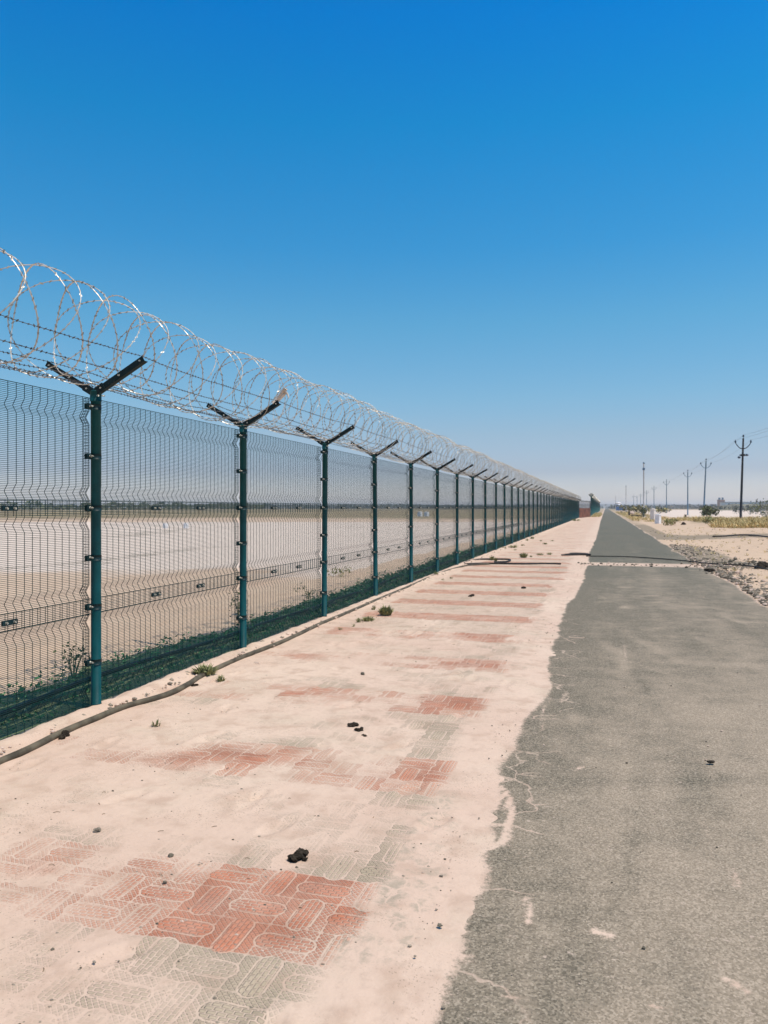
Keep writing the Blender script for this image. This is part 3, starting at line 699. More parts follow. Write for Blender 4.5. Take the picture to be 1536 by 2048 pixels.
yb = np.arange(-2, 60, .5); hm = MB(); hm.tube(np.stack([-4.20 + .05 * np.sin(yb * .7) + .03 * np.sin(yb * 1.9), yb, .075 + .012 * np.sin(yb * 1.3)], 1), .021, 8)  # dark line along the back of the fence, drawn as a thin tube
tag(hm.build('hose', M['hose_dark']), 'straight dark line running through the ground cover behind the fence', 'hose')
cr = lambda a, b: (900 + a / 4.518, 1060 + b / 4.518)
lp = [cr(400, 290), cr(450, 289), cr(510, 286), cr(542, 276), cr(535, 267), cr(490, 264), cr(420, 264), cr(340, 263), cr(270, 265), cr(205, 273), cr(160, 286), cr(130, 299), cr(150, 307), cr(230, 304), cr(330, 302), cr(480, 303), cr(640, 305), cr(800, 304), cr(920, 304), cr(1000, 307)]
hm = MB(); hm.tube(smooth_path([gp(a, b, .03) for a, b in lp]), .027, 10)
tag(hm.build('hose', M['hose_dark']), 'black hose doubled back in a loop on the sand near the road', 'hose')
cb = [(1172, 1112), (1215, 1112.5), (1260, 1113.5), (1330, 1118), (1375, 1122), (1420, 1127), (1460, 1129), (1500, 1132), (1545, 1141), (1620, 1160)]
hm = MB(); hm.tube(smooth_path([gp(a, b, .03 + (.05 if a > 1400 else 0)) for a, b in cb]), .016, 8)
tag(hm.build('cable', M['hose_dark']), 'thin black cable stretched across the road and over the rubble on the right', 'cable')
cb = [(1425, 1073), (1450, 1073.5), (1480, 1073), (1510, 1076), (1550, 1080), (1640, 1086)]
hm = MB(); pc_ = [gp(a, b, .1) for a, b in cb]; hm.tube(smooth_path([Vector((p.x, p.y, gz(p.x, p.y) + .05)) for p in pc_]), .035, 8)
tag(hm.build('cable', M['hose_dark']), 'black cable lying over the dark track in front of the dry grass', 'cable')
hm = MB(); c = gp(1150, 1111);  # dark three pronged shape on the sand, built from short tubes
for k in range(3):
    o_ = Vector((.0, .28 * (k - 1), 0)); hm.tube(smooth_path([c + o_ + Vector((-.42 + .1 * k, -.05, .02)), c + o_ + Vector((-.1, .03 * k, .045)), c + o_ * .6 + Vector((.3, .05, .05)), c + Vector((.48, .12, .03))]), .03, 6)
tag(hm.build('dark_prongs', M['hose_dark']), 'three pronged dark shape on the sand between the hose loop and the road', 'pipe scrap')

# ------------------------------------------------------------------ loose things on the pavement and the road
def lumps(name, px, py, parts, mat, label, cat, group=None, rough=.5):
    """parts: (dx px, dy px, half width px, height ratio)"""
    m = MB(); c = gp(px, py); d = c.x * FWD[0] + c.y * FWD[1]; k = d / FPX
    for i, (dx, dy, w, hr) in enumerate(parts):
        p = gp(px + dx, py + dy); m.lump((p.x, p.y, .012 + w * k * hr * .55), (w * k, w * k * .9, w * k * hr), seed=int(px) + i * 7, det=3, rough=rough, smooth=False)
    return tag(m.build(name, mat), label, cat, group)
lumps('dung', 598, 1722, [(-8, 4, 12, .7), (4, -4, 11, .8), (10, -8, 8, .7), (0, 0, 9, .9), (12, 4, 6, .6), (-2, -10, 6, .6)], M['dung'], 'black crumbly dropping on the pavers just behind the nearest red band', 'dropping', rough=.8)
lumps('dung', 706, 1457, [(-3, 0, 7, .7), (5, -1, 7, .7), (0, 0, 6, .8)], M['dung'], 'brown dropping at the upper left of three in a short trail on the sand', 'dropping', 'droppings in a trail', .7)
lumps('dung', 718, 1466, [(-2, 0, 6, .7), (4, -1, 5, .8)], M['dung'], 'middle dropping of the short trail of three on the sand', 'dropping', 'droppings in a trail', .7)
lumps('dung', 728, 1477, [(-2, -2, 3, .7), (2, 0, 3.5, .7)], M['dung'], 'smallest dropping at the lower right end of the trail of three', 'dropping', 'droppings in a trail', .7)
lumps('dung', 128, 1480, [(-3, 1, 7, .7), (4, -4, 7, 1.0)], M['dung'], 'black dropping beside the hose in front of the nearest post', 'dropping', rough=.7)
lumps('dung', 943, 1195, [(-2, 0, 4, .6), (2, -1, 4, .7)], M['dung'], 'dark dropping on buff sand between two red bands left of the road', 'dropping', rough=.7)
lumps('dung', 1047, 1178, [(-1, 0, 3.5, .6), (2, 0, 3, .7)], M['dung'], 'farthest dark dropping near the road edge on a red band', 'dropping', rough=.7)
lumps('dung', 390, 1375, [(-3, 0, 4, .6), (3, -1, 4, .6)], M['dung'], 'dark flat dropping below the weed on the hose', 'dropping', rough=.7)
lumps('dung', 1421, 1529, [(-2, 0, 5, .5), (3, 0, 5, .5)], M['dung'], 'dark flattened dropping alone on the asphalt', 'dropping', rough=.5)
lumps('stone', 195, 1667, [(0, 0, 6.5, .7)], M['stone'], 'grey stone on the bare sand left of the nearest red band', 'stone')
lumps('stone', 342, 1718, [(0, 0, 5, .7)], M['dstone'], 'small grey stone at the upper edge of the nearest red band', 'stone')
lumps('stone', 515, 1330, [(-3, -1, 5, .4), (4, 1, 4, .3)], M['pstone'], 'flat whitish stone chip on sand in front of the second post', 'stone')
lumps('stone', 329, 1772, [(0, 0, 4, .7)], M['dstone'], 'dark pebble lying in the middle of the nearest red band', 'stone')
lumps('stone', 726, 1352, [(0, 0, 4, .8)], M['dstone'], 'small black stone in the middle of the bare sand', 'stone')
lumps('stone', 880, 1858, [(0, 0, 5, .6)], M['dstone'], 'dark chip on the sandy strip at the edge of the asphalt', 'stone')
lumps('stone', 178, 1431, [(-5, 1, 9, .6), (6, -2, 7, .7)], M['pstone'], 'pale sandy stone at the foot of the nearest post', 'stone')
lumps('stone', 356, 1364, [(0, 0, 5, .9)], M['pstone'], 'round sandy stone behind the hose left of the weed', 'stone')
lumps('stone', 482, 1312, [(-4, 0, 6, .6), (3, 0, 5, .6)], M['pstone'], 'white stone at the foot of the second post', 'stone')
lumps('boulder', 1508, 1067, [(0, 0, 10, .7)], M['pstone'], 'pale boulder in front of the dry grass on the right', 'boulder')
lumps('dark_lump', 1367, 1052, [(0, 0, 5, 1.0)], M['dung'], 'round black lump on the pale sand right of the white pillars', 'lump')
lumps('concrete_block', 1264, 1030, [(0, 0, 5, 1.0)], M['pstone'], 'pale concrete block by the road before the grey mast', 'block')
lumps('clod', 1420, 1143, [(-4, 0, 7, .5), (3, 1, 7, .5)], M['dung'], 'dark clod under the cable at the edge of the asphalt', 'clod')
lumps('clod_heap', 1526, 1139, [(-6, 1, 10, .7), (1, 0, 12, .8), (8, 1, 10, .7)], M['dung'], 'heap of dark clods by the cable in the rubble', 'clods')
# weeds
def weed(px, py, wpx, hpx, n, label, seed, mats=(0, 0, 1)):
    c = gp(px, py); d = c.x * FWD[0] + c.y * FWD[1]; k = d / FPX
    m = MB(); sp = wpx * k / 2; h = max(hpx * k * 1.0, sp * .5)
    m.blades((c.x, c.y, .01), n, sp, h, max(.006, h * .13), .5, seed, mats)
    for i in range(n // 2):            # leaflets held through the clump
        rr = np.random.default_rng(seed * 100 + i); a = rr.uniform(0, 6.28); q = rr.uniform(0, 1) ** .6 * sp * .8; z = rr.uniform(.1, .8) * h * (1 - .5 * (q / sp) ** 2)
        p = Vector((c.x + math.cos(a) * q, c.y + math.sin(a) * q, z)); l = h * .16; e1 = Vector(rr.normal(0, 1, 3)).normalized() * l; e2 = Vector(rr.normal(0, 1, 3)).normalized() * l * .5
        m.add([p - e1, p + e2, p + e1, p - e2], [(0, 1, 2, 3)], i % 2)
    return tag(m.build('weed', [M['weed'], M['weed2']]), label, 'weed', 'weeds on the sand')
WD = [(410, 1352, 52, 26, 160, 'bushy olive weed growing over the hose between the first two posts'),
      (441, 1364, 22, 14, 40, 'small yellowish weed just right of the bushy weed on the hose'),
      (313, 1455, 24, 16, 26, 'sparse little weed alone on the sand in front of the hose near the nearest post'),
      (772, 1232, 30, 24, 130, 'round green weed clump on the sand in front of the third and fourth posts'),
      (735, 1243, 34, 12, 80, 'low spreading weed just left of the round green clump'),
      (717, 1246, 10, 12, 26, 'narrow upright weed at the left end of the low spreading weed'),
      (707, 1255, 8, 8, 14, 'tiny weed tuft below the narrow upright weed'),
      (681, 1262, 12, 8, 20, 'tiny flat weed alone nearest the third post'),
      (747, 1221, 9, 12, 24, 'small weed tuft behind the low spreading weed by the hose'),
      (1047, 1116, 17, 13, 90, 'round weed on the sand right beyond the hose loop'),
      (1062, 1115, 8, 5, 20, 'wisp of weed right beside the round weed beyond the hose loop'),
      (1080, 1111, 17, 6, 50, 'flat weed between the round weed and the dark prongs'),
      (1099, 1110, 12, 7, 40, 'dark weed tuft left of the dark prongs'),
      (984, 1121, 9, 12, 40, 'weed standing behind the upper strand of the hose loop'),
      (991, 1123, 8, 10, 40, 'greener weed tuft inside the hose loop'),
      (1027, 1096, 24, 8, 60, 'spreading weed close to the fence beyond the hose loop'),
      (1045, 1092, 10, 5, 30, 'little weed right of the spreading weed by the fence'),
      (1008, 1098, 12, 7, 30, 'pale weed at the foot of the fence left of the spreading weed'),
      (1030, 1101, 9, 4, 20, 'smallest weed below the spreading weed by the fence'),
      (1090, 1089, 12, 5, 50, 'dark green weed in the middle of the sand far along the footway'),
      (1105, 1083, 10, 4, 30, 'yellow green weed near the road far along the footway'),
      (1082, 1083, 7, 4, 24, 'small weed left of the yellow green weed far along the footway'),
      (1064, 1078, 12, 6, 40, 'weed against the fence foot farthest along the footway'),
      (1054, 1082, 7, 6, 24, 'little weed at the fence foot just before the farthest one'),
      (1152, 1042, 22, 6, 60, 'low green weeds clump near the end of the fence before the gate'),
      (872, 1152, 9, 12, 24, 'weed tuft leaning on the hose near its far end'),
      (902, 1158, 9, 5, 16, 'sprig in front of the hose near its far end'),
      (885, 1161, 8, 5, 16, 'thin sprig left of another in front of the hose far end')]
for i, (a, b, w_, h_, n_, lb) in enumerate(WD): weed(a, b, w_, h_, n_, lb, 200 + i)
# pebbles and crumbs
def scatter(name, pts, smin, smax, mats, label, seed, cat, flat=.7):
    r = np.random.default_rng(seed); m = MB()
    ico = np.array([(0, 0, 1), (.9, 0, .3), (.28, .85, .3), (-.73, .53, .3), (-.73, -.53, .3), (.28, -.85, .3), (.5, .4, -.5), (-.5, .3, -.5), (0, -.6, -.5)])
    fc = [(0, 1, 2), (0, 2, 3), (0, 3, 4), (0, 4, 5), (0, 5, 1), (1, 6, 2), (2, 6, 7), (2, 7, 3), (3, 7, 4), (4, 7, 8), (4, 8, 5), (5, 8, 6), (5, 6, 1)]
    for x, y, z in pts:
        s_ = smin + (smax - smin) * r.uniform() ** 3; a = r.uniform(0, 6.28); v = ico * (1 + r.normal(0, .18, ico.shape))
        v = v @ np.array([[math.cos(a), math.sin(a), 0], [-math.sin(a), math.cos(a), 0], [0, 0, 1]])
        m.add(v * s_ * np.array([1, .75, flat]) + np.array([x, y, z + s_ * .25]), fc, int(r.integers(len(mats))))
    return tag(m.build(name, mats), label, cat, None, 'stuff')
r = np.random.default_rng(21)
pts = []
while len(pts) < 4600:
    y = 1.6 + r.uniform() ** 1.6 * 26; x = r.uniform(-3.7, -.6)
    dens = float(fbm(np.array([x * .9]), np.array([y * .7]), 91, 3)[0])
    if r.uniform() < sstep(.40, .66, dens) + .08: pts.append((x, y, .008))
scatter('pebbles', pts, .0024, .0095, [M['stone'], M['stone'], M['dstone'], M['pstone']], 'fine pebbles and grit scattered over the sandy footway', 22, 'pebbles')
pts = [(FX + r.normal(.09, .06), r.uniform(1.5, 45) if k > 500 else r.uniform(1.5, 14), .028) for k in range(1100)]
scatter('sand_clods', pts, .006, .030, [M['pstone'], M['pstone'], M['stone']], 'pale lumps of sand banked along the foot of the fence', 23, 'sand lumps')
pts = [(r.uniform(-.5, 2.4), 1.9 + r.uniform() ** 1.7 * 16, .002) for k in range(420)]
scatter('road_grit', pts, .0022, .010, [M['stone'], M['dstone'], M['pstone']], 'loose grit on the asphalt', 24, 'grit')
pts = []
for k in range(6200):
    u = r.uniform()
    if u < .50: y = r.uniform(6, 22); x = float(edge_right(np.array([y]))[0]) + abs(r.normal(.10, .32))
    elif u < .68: y = r.normal(22.8, 1.2); x = 2.45 + r.uniform(-.2, 2.6)
    elif u < .92: y = r.uniform(21.5, 34); x = 2.45 + abs(r.normal(.3, .55))
    elif r.uniform() < .22: y = r.normal(21.9, .4); x = r.uniform(-.9, 2.4)
    else: continue
    pts.append((x, y, .012 if x > 2.5 else .0))
scatter('gravel', pts, .010, .055, [M['dstone'], M['dstone'], M['stone'], M['stone'], M['pstone']], 'dark gravel and broken asphalt along the right edge of the road', 25, 'gravel')
pts = [(r.normal(3.9, .8), r.normal(21.8, 1.1), .03) for k in range(160)]
scatter('rubble', pts, .03, .11, [M['dstone'], M['stone'], M['pstone'], M['dstone']], 'stony rubble heap where the cable leaves the road', 26, 'rubble')
pts = [(2.7 + r.uniform() ** 1.4 * 9, r.uniform(12, 56), 0) for k in range(600)]
pts = [(x, y, gz(x, y)) for x, y, z in pts]
scatter('verge_stones', pts, .010, .055, [M['stone'], M['dstone'], M['pstone'], M['stone']], 'stones strewn over the sandy verge right of the road', 27, 'stones')
tf = MB()
for k in range(320):
    x, y = 2.9 + r.uniform() ** 1.2 * 9, r.uniform(14, 58); tf.blades((x, y, gz(x, y)), 9, .10, r.uniform(.05, .16), .014, .7, 7000 + k, (0, 1))
tag(tf.build('verge_tufts', [M['straw'], M['straw2']]), 'small dry tufts dotted over the sandy verge right of the road', 'tufts', None, 'stuff')
# twigs and chips on the sandy footway
tw = MB()
for k in range(90):
    y = 2 + r.uniform() ** 1.5 * 12; x = r.uniform(-3.5, -1.0); a = r.uniform(0, 6.28); l = r.uniform(.01, .035)
    tw.tube([(x, y, .012), (x + math.cos(a) * l * .5, y + math.sin(a) * l * .5, .016), (x + math.cos(a + .3) * l, y + math.sin(a + .3) * l, .013)], .0013, 4)
tag(tw.build('straw_bits', M['wood']), 'short bits of straw and twig lying on the sand', 'straw', None, 'stuff')

# ------------------------------------------------------------------ behind the fence
def bush(px, d, w, h, n, label, seed, mats=('bush', 'weed2'), leaf=.06, name='bush', group=None, cat='bush', at=None):
    c = at if at is not None else dp(px, d); zg = gz(c.x, c.y); r = np.random.default_rng(seed); m = MB()
    for k in range(7):
        a = r.uniform(0, 6.28); m.tube([(c.x, c.y, zg - .05), (c.x + math.cos(a) * w * .15, c.y + math.sin(a) * w * .15, zg + h * .4), (c.x + math.cos(a) * w * .33, c.y + math.sin(a) * w * .33, zg + h * r.uniform(.6, .9))], [.02 * h, .013 * h, .004 * h], 4)
    cl = [(r.normal(0, w * .22), r.normal(0, w * .22), h * r.uniform(.3, .85), r.uniform(.5, 1)) for _ in range(9)]
    for k in range(n):
        q = cl[k % 9]; p = Vector((c.x + q[0] + r.normal(0, w * .13), c.y + q[1] + r.normal(0, w * .13), max(.02, q[2] + r.normal(0, h * .16)) + zg))
        l = leaf * r.uniform(.6, 1.4); e1 = Vector(r.normal(0, 1, 3)).normalized() * l; e2 = Vector(r.normal(0, 1, 3)).normalized() * l * .6
        m.add([p - e1, p + e2, p + e1, p - e2], [(0, 1, 2, 3)], k % 2)
    return tag(m.build(name, [M[mats[0]], M[mats[1]]]), label, cat, group)
bush(0, 0, .38, .42, 150, 'dry scraggly bush behind the fence just left of the third post', 301, ('weed2', 'bush'), .02, at=Vector((-4.75, 9.45, 0)))
bush(0, 0, .30, .30, 120, 'small dark bush behind the fence between the first and second posts', 302, ('weed2', 'bush'), .018, at=Vector((-4.65, 5.95, 0)))
bush(0, 0, .34, .24, 120, 'low bush behind the fence just left of the fourth post', 303, ('weed2', 'bush'), .018, at=Vector((-4.85, 12.2, 0)))
bush(0, 0, .5, .26, 110, 'yellowish tuft on the sand behind the fence between third and fourth posts', 304, ('weed', 'straw2'), .03, at=gp(682, 1153))
q = MB()
for pxm, lb, nm in ((331, 'left of two small white marker blocks standing in the sandy field behind the fence', 1), (372, 'right of two small white marker blocks standing in the sandy field behind the fence', 2)):
    c = gp(pxm, 1057); q = MB(); q.box((c.x, c.y, .16), (.30, .25, .36), Matrix.Rotation(-.5, 4, 'Z')); q.box((c.x, c.y, .36), (.22, .18, .06), Matrix.Rotation(-.5, 4, 'Z'))
    tag(q.build('marker_block', M['white']), lb, 'marker')
for pxm, lb in ((840, 'left one of a pair of far white markers seen through the middle of the fence'), (853, 'right one of a pair of far white markers seen through the middle of the fence')):
    c = gp(pxm, 1033); q = MB(); q.box((c.x, c.y, .35), (.75, .5, .8), Matrix.Rotation(-.5, 4, 'Z')); q.box((c.x, c.y, .80), (.5, .35, .12), Matrix.Rotation(-.5, 4, 'Z'))
    tag(q.build('marker_block', M['white']), lb, 'marker')
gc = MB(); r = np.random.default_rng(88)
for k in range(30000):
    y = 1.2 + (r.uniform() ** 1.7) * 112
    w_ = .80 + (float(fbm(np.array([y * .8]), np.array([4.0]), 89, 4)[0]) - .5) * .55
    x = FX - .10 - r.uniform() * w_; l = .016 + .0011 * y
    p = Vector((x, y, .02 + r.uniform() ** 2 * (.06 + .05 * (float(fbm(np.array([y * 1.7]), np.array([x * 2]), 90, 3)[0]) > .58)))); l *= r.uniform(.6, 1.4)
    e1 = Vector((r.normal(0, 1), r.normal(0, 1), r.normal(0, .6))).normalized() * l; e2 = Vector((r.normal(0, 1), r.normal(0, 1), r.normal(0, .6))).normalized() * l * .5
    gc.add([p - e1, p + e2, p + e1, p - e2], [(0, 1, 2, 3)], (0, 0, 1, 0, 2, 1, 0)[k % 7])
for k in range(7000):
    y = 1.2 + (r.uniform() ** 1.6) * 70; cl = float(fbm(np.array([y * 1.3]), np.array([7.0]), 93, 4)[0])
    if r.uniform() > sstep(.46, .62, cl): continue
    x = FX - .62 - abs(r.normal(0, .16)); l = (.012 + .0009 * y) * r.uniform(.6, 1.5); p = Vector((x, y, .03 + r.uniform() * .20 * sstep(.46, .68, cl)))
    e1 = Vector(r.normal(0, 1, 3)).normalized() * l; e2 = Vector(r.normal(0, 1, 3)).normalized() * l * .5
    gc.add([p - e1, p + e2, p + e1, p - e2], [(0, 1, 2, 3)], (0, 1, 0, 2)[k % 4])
tag(gc.build('ground_cover', [M['creep_shade'], M['creep_shade2'], M['creep_shade3']]), 'dark green creeping ground cover along the back of the fence', 'ground cover', None, 'stuff')  # low plants; their green also deepens the strip of fence shade
# far tree belt
def belt(name, p0, p1, h, n, leaf, mats, label, seed, cat, depth=30):
    r = np.random.default_rng(seed); m = MB(); L = (p1 - p0); side = Vector((-L.y, L.x, 0)).normalized()
    for k in range(n):
        t = r.uniform(); hh = h * (.35 + 1.1 * (float(fbm(np.array([t * 60.0]), np.array([.5]), seed, 4)[0]) - .2))
        p = p0 + L * t + side * r.uniform(-depth, depth) + Vector((0, 0, hh * r.uniform(.02, 1) ** .8)); l = leaf * r.uniform(.6, 1.5)
        e1 = Vector(r.normal(0, 1, 3)).normalized() * l; e2 = Vector(r.normal(0, 1, 3)).normalized() * l * .7
        m.add([p - e1, p + e2, p + e1, p - e2], [(0, 1, 2, 3)], k % 2)
    return tag(m.build(name, mats), label, cat, None, 'stuff')
belt('tree_belt', dp(-500, 520), dp(520, 640), 6.5, 7000, 1.0, [M['bush'], M['weed2']], 'dark green belt of scrub trees along the horizon behind the fence', 401, 'trees')
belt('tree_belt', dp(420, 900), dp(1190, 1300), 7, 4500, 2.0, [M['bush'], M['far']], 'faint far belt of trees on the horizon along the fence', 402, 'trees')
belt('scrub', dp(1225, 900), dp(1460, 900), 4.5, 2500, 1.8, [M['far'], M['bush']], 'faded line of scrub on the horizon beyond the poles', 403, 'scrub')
belt('scrub', dp(1400, 420), dp(1640, 400), 2.6, 2500, .8, [M['berm'], M['bush']], 'olive scrub along the low bank on the right horizon', 404, 'scrub', 12)

# ------------------------------------------------------------------ right-hand side
# dry grass
g_ = MB(); r = np.random.default_rng(55)
for k in range(2200):
    px = 1330 + 330 * r.uniform() ** .7; py = 1041 + r.uniform() ** .8 * (24 if px > 1425 else 11) * (.45 + .55 * min(1, (px - 1330) / 150))
    if r.uniform() > .25 + sstep(1360, 1440, px): continue
    c = gp(px, py); k_ = r.uniform(.5, 1.0)
    g_.blades((c.x, c.y, gz(c.x, c.y) - .02), 14, .5 * k_, .62 * k_, .04, .55, 1000 + k, (0, 0, 1) if r.uniform() < .8 else (1, 1, 0))
tag(g_.build('dry_grass', [M['straw'], M['straw2']]), 'yellow dry grass along the right side below the dark pole', 'grass', None, 'stuff')
g_ = MB()
for k in range(500):
    y = r.uniform(85, 260); x = 3.1 + r.uniform(0, 1) ** 1.4 * 5; g_.blades((x, y, gz(x, y)), 8, .5, .5 * r.uniform(.4, 1.1), .06, .5, 3000 + k, (0, 1))
for k in range(240):
    y = r.uniform(128, 200); x = r.uniform(-2.3, -.9); g_.blades((x, y, gz(x, y)), 8, .45, .5 * r.uniform(.4, 1.1), .06, .5, 5000 + k, (0, 1))
tag(g_.build('verge_grass', [M['straw2'], M['straw']]), 'scrubby grass on the far verges of the road', 'grass', None, 'stuff')
bush(1342, gp(1342, 1053).length, 1.5, .55, 260, 'yellow green tuft on the sand right of the white pillars', 311, ('weed', 'straw2'), .10, at=gp(1342, 1052))
bush(0, 0, 1.3, .45, 260, 'olive tuft at the left end of the dry grass', 312, ('weed', 'straw2'), .09, at=gp(1422, 1055))
bush(1417, 108, 2.2, 1.5, 420, 'dark green bush at the foot of the second pole', 313, ('bush', 'weed2'), .22)
bush(1530, 95, 5.5, 2.3, 420, 'greyish open bush at the right edge behind the dry grass', 314, ('weed2', 'far'), .16)
bush(1500, 170, 4, 1.5, 260, 'low bush on the pale flat right of the dark pole', 315, ('bush', 'far'), .22)
bush(1277, 210, 9, 2.2, 520, 'dark scrub beyond the white pillars near the grey mast', 316, ('bush', 'straw2'), .32)
bush(1318, 190, 6, 1.6, 320, 'low dark scrub right behind the white pillars', 317, ('bush', 'straw2'), .28)
bush(1287, 118, .9, 1.7, 180, 'narrow dark bush at the foot of the grey mast', 318, ('bush', 'weed2'), .13)
# utility poles
def pole(px, d, h, mat, label, big=False, lean=0.0, seed=0, parts=True):
    c = dp(px, d); root = tag(empty('utility_pole', (c.x, c.y, 0), rad(16)), label, 'utility pole', 'utility poles along the road')
    L = lambda x, z: (x + math.tan(lean) * z, 0, z)
    m = MB(); m.tube([L(0, -.3), L(0, h * .45), L(0, h)], [.135, .115, .085], 10); m.build('shaft', M[mat], root)
    zj = h * .875
    for s_ in (-1, 1):
        m = MB(); a = smooth_path([Vector(L(0, zj)), Vector(L(s_ * .35, zj + .10)), Vector(L(s_ * .66, zj + .42)), Vector(L(s_ * .78, zj + .62))]); m.tube(a, .045, 6); ar = m.build('cross_arm', M[mat], root)
        m = MB(); p = L(s_ * .80, zj + .62)
        m.tube([p, (p[0], 0, p[2] + .08), (p[0], 0, p[2] + .16), (p[0], 0, p[2] + .30)], [.05, .10, .085, .03], 8); m.build('insulator', M['insul'], ar)
    m = MB(); p = L(0, h); m.tube([p, (p[0] + .01, 0, p[2] + .14)], .025, 6); m.tube([(p[0] + .01, 0, p[2] + .12), (p[0] + .01, 0, p[2] + .22), (p[0] + .01, 0, p[2] + .38)], [.06, .115, .04], 8); m.build('insulator', M['insul'], root)
    if big:
        z = h * .80; m = MB(); m.box(L(.12, z), (.9, .10, .10)); m.box(L(0, z), (.34, .3, .22)); m.build('bracket', M[mat], root)
        for x in (.42, -.36):
            m = MB(); p = L(x, z - (.25 if x < 0 else 0)); m.lump(p, (.16, .13, .15), 5, 2, .2, smooth=True); m.build('insulator', M['insul'], root)
    return root
PL = [pole(1481, 80, 8.75, 'pole', 'dark almost black utility pole with a low bracket standing in the dry grass', True, rad(1.9)),
      pole(1407, 120, 8.8, 'polegrey', 'second utility pole from the right, leaning slightly, with a green bush at its foot', False, rad(2.6)),
      pole(1375.5, 155, 8.8, 'polegrey', 'third utility pole from the right, upright on the pale flat'),
      pole(1333, 214, 9.0, 'polegrey', 'pale distant utility pole just right of the white pillars'),
      pole(1308, 285, 9.2, 'polegrey', 'distant utility pole rising behind the white pillars'),
      pole(1293, 350, 9.0, 'polegrey', 'faint utility pole just right of the grey mast'),
      pole(1281, 430, 9.0, 'polegrey', 'faint utility pole just left of the grey mast'),
      pole(1274, 500, 9.0, 'polegrey', 'very faint thin utility pole between the lamp mast and a double pole'),
      pole(1267, 470, 8.8, 'polegrey', 'faint utility pole farthest left in the row')]
# power lines
off = dp(1790, 42); 
def hang(a, b, sag, n=24):
    a = Vector(a); b = Vector(b); return [a.lerp(b, t) + Vector((0, 0, -sag * 4 * t * (1 - t))) for t in np.linspace(0, 1, n)]
tops = [Vector((off.x, off.y, 0))] + [p.location.copy() for p in PL[:7]]
leans = [0, math.tan(rad(1.9)), math.tan(rad(2.6))] + [0] * 6
ca16, sa16 = math.cos(rad(16)), math.sin(rad(16))
LAB = {-.8: 'left', .8: 'right', 0: 'middle'}
root = pole(1790, 42, 8.8, 'pole', 'utility pole standing outside the right edge nearest the viewer')
for sx, zt, lb in ((-.8, 8.6, 'power line wire on the left insulators of the utility poles'), (.8, 8.6, 'power line wire on the right insulators of the utility poles'), (0, 9.1, 'power line wire on the top insulators of the utility poles')):
    m = MB()
    for i in range(len(tops) - 1):
        a, b = tops[i], tops[i + 1]; xa, xb = sx + leans[i] * 8.6, sx + leans[i + 1] * 8.6
        m.tube(hang((a.x + xa * ca16, a.y + xa * sa16, zt), (b.x + xb * ca16, b.y + xb * sa16, zt), .45), .009, 4, 0, False)
    tag(m.build('power_line', M['insul']), lb, 'power line')
# masts
def mast(px, d, h, label, lamp):
    c = dp(px, d); root = tag(empty('lamp_mast', (c.x, c.y, 0)), label, 'mast', 'lamp masts beside the road')
    m = MB(); m.tube([(0, 0, 0), (0, 0, h * .5), (0, 0, h)], [.11, .09, .07], 10); m.cyl(0, 0, 0, .35, .30, .26, 10); m.build('shaft', M['mast'], root)
    m = MB(); m.lump((0, 0, h + .12), (.14, .14, .15), 3, 2, .15, smooth=True); m.box((.05, 0, h + .02), (.26, .10, .08)); m.build('lamp_head', M['polegrey'], root)
    if lamp: m = MB(); m.box((0, 0, h * .9), (.36, .3, .35)); m.build('box', M['polegrey'], root)
mast(1287.5, 122, 8.5, 'tall pale grey mast with a small head just right of the road', True)
mast(1252, 250, 8.4, 'thin far lamp mast left of the tall pale mast', False)
mast(1231, 420, 7.5, 'farthest faint lamp mast near the end of the road', False)
# white pillars
def pillar(px, pb, w, h, mat, label):
    c = gp(px, pb); root = tag(empty('boundary_pillar', (c.x, c.y, 0), -.55), label, 'pillar', 'pillars at the roadside')
    m = MB(); m.box((0, 0, h * .46), (w, w * .9, h * .92 + .1)); m.build('shaft', M[mat], root)
    m = MB(); m.box((0, 0, h * .94), (w * 1.12, w * 1.0, h * .07)); m.lump((0, 0, h * .98), (w * .5, w * .45, h * .06), 2, 2, .05, smooth=True); m.build('cap', M[mat], root)
pillar(1306, 1042, .50, 1.40, 'cream', 'taller cream pillar of the pair beside the road')
pillar(1316, 1048, .42, .92, 'white', 'shorter white pillar in front of the taller cream one')
c = gp(1370, 1042); m = MB(); m.tube([(c.x, c.y, -.1), (c.x, c.y, .35), (c.x + .05, c.y, .75)], [.17, .15, .12], 8); m.tube([(c.x, c.y, .5), (c.x + .2, c.y, .72)], [.05, .03], 5)
tag(m.build('stump', M['dstone']), 'dark wooden stump on the pale flat by the third utility pole', 'stump')
c = gp(1273, 1034); m = MB(); m.tube([(c.x - 1.2, c.y, .15), (c.x, c.y, .22), (c.x + 1.1, c.y + .4, .13)], [.16, .18, .12], 8)
m.tube([(c.x - 1.1, c.y, .1), (c.x - 1.2, c.y, .95)], [.14, .10], 6)
tag(m.build('dead_log', M['dung']), 'dark dead log lying by the road near the grey mast', 'log')
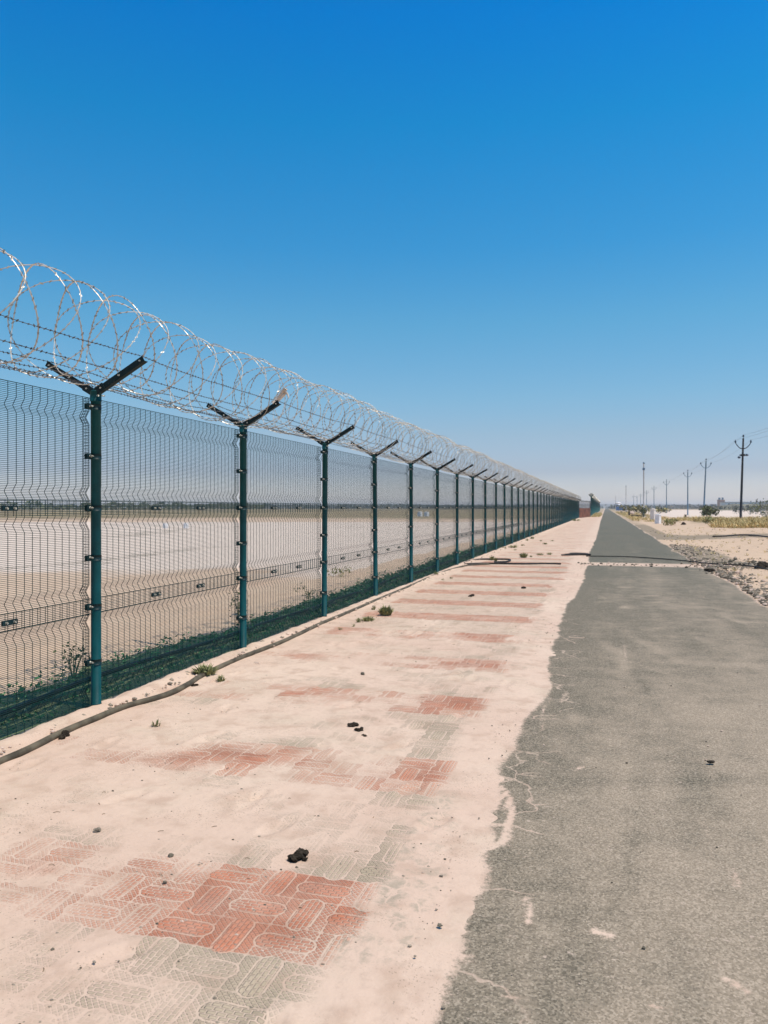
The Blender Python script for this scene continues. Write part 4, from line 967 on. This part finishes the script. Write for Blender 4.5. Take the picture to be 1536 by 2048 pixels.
# water tower, hut, far buildings
c = dp(1237, 400); root = tag(empty('water_tower', (c.x, c.y, 0)), 'small tower with a white top on a blue base at the end of the road', 'tower')
m = MB()
for sx in (-.9, .9):
    for sy in (-.9, .9): m.tube([(sx, sy, 0), (sx * .8, sy * .8, 2.8)], .14, 6)
m.box((0, 0, 2.85), (2.4, 2.4, .2)); m.build('legs', M['tblue'], root)
m = MB(); m.cyl(0, 0, 2.9, 4.0, 1.45, 1.5, 18); m.cyl(0, 0, 4.0, 4.45, 1.5, .3, 18); m.build('tank', M['white'], root)
m = MB(); m.box((.6, -.4, .95), (3.6, 2.6, 2.1)); m.build('base_room', M['blue'], root)
c = dp(1250, 380); root = tag(empty('hut', (c.x, c.y, 0)), 'little blue hut right of the small tower', 'hut')
m = MB(); m.box((0, 0, 1.1), (1.6, 1.6, 2.3)); m.build('wall', M['blue'], root)
m = MB(); m.box((0, 0, 2.32), (1.9, 1.9, .14)); m.build('roof', M['tblue'], root)
m = MB(); m.box((0, -.815, .95), (.7, .05, 1.8)); m.build('door', M['tblue'], root)
hx, hy = dp(1440, 520).x, dp(1440, 520).y
bk = MB(); r = np.random.default_rng(4)
n = 60; px_s = np.linspace(1400, 1750, n); top = 1.6 + 1.9 * sstep(1400, 1470, px_s) + .6 * (fbm(px_s * .06, px_s * 0, 5, 3) - .5)
vv = []; 
for a, h in zip(px_s, top):
    for dd, z in ((400, -.3), (412, h * .55), (425, h), (470, h * .9), (520, -.3)): q = dp(a, dd); vv.append((q.x, q.y, z))
ff = [(i * 5 + j, (i + 1) * 5 + j, (i + 1) * 5 + j + 1, i * 5 + j + 1) for i in range(n - 1) for j in range(4)]
bk.add(vv, ff, 0, True); tag(bk.build('embankment', M['berm']), kind='structure', label='low scrubby bank on the right horizon')
def building(px, d, w, h, dep, mat, label, towers=(), name='building', z0=0.0):
    c = dp(px, d); root = tag(empty(name, (c.x, c.y, z0), rad(16)), label, 'building')
    m = MB(); m.box((0, 0, h / 2), (w, dep, h)); m.build('wall', M[mat], root)
    m = MB(); m.box((0, 0, h + .12), (w + .4, dep + .4, .25)); m.build('roof', M['grey'], root)
    nw = max(2, int(w / 4))
    for k in range(nw): m = MB(); m.box((-w / 2 + (k + .5) * w / nw, -dep / 2 - .03, h * .55), (min(1.2, w / nw * .5), .08, min(1.2, h * .3))); m.build('window', M['tblue'], root)
    for x, tw_, th in towers: m = MB(); m.box((x, 0, h + th / 2 + .25), (tw_, tw_, th)); m.build('roof_tower', M['polegrey'], root)
building(1442, 540, 3.6, 4.2, 4, 'brown', 'small brown block building with two roof tanks on the right horizon', ((-1.1, 1.1, 1.4), (1.1, 1.0, 1.5)), z0=2.6)
building(1500, 480, 34, 2.4, 8, 'cream', 'long low pale building on the bank behind the dark pole', z0=2.4)
building(1427, 560, 3.0, 1.6, 3, 'polegrey', 'tiny grey building left of the brown block', z0=2.2)
hl = MB(); n = 90; aa = np.linspace(-.75, .75, n) - YAW
hh = 7 + 12 * (fbm(aa * 14, aa * 0 + 2, 77, 4) - .35)
vv = []
for a, h in zip(aa, hh):
    for dd, z in ((2100, -1), (2250, max(h, 2)), (2400, -1)): vv.append((math.sin(a) * dd, math.cos(a) * dd, z))
hl.add(vv, [(i * 3 + j, (i + 1) * 3 + j, (i + 1) * 3 + j + 1, i * 3 + j + 1) for i in range(n - 1) for j in range(2)], 0, True)
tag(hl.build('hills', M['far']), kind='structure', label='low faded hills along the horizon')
# ------------------------------------------------------------------ haze
HZ = MB(); HZ.box((0, 200, 10), (6400, 6400, 22.2))
hm_ = bpy.data.materials.new('haze_air'); hm_.use_nodes = True; nt = hm_.node_tree; nt.nodes.clear()
ho = nt.nodes.new('ShaderNodeOutputMaterial'); pv = nt.nodes.new('ShaderNodeVolumePrincipled')
pv.inputs['Color'].default_value = (.86, .90, .97, 1); pv.inputs['Density'].default_value = .0003; pv.inputs['Anisotropy'].default_value = .2
nt.links.new(pv.outputs[0], ho.inputs['Volume'])
tag(HZ.build('haze', hm_), kind='stuff', label='thin pale haze of dusty air', cat='haze')
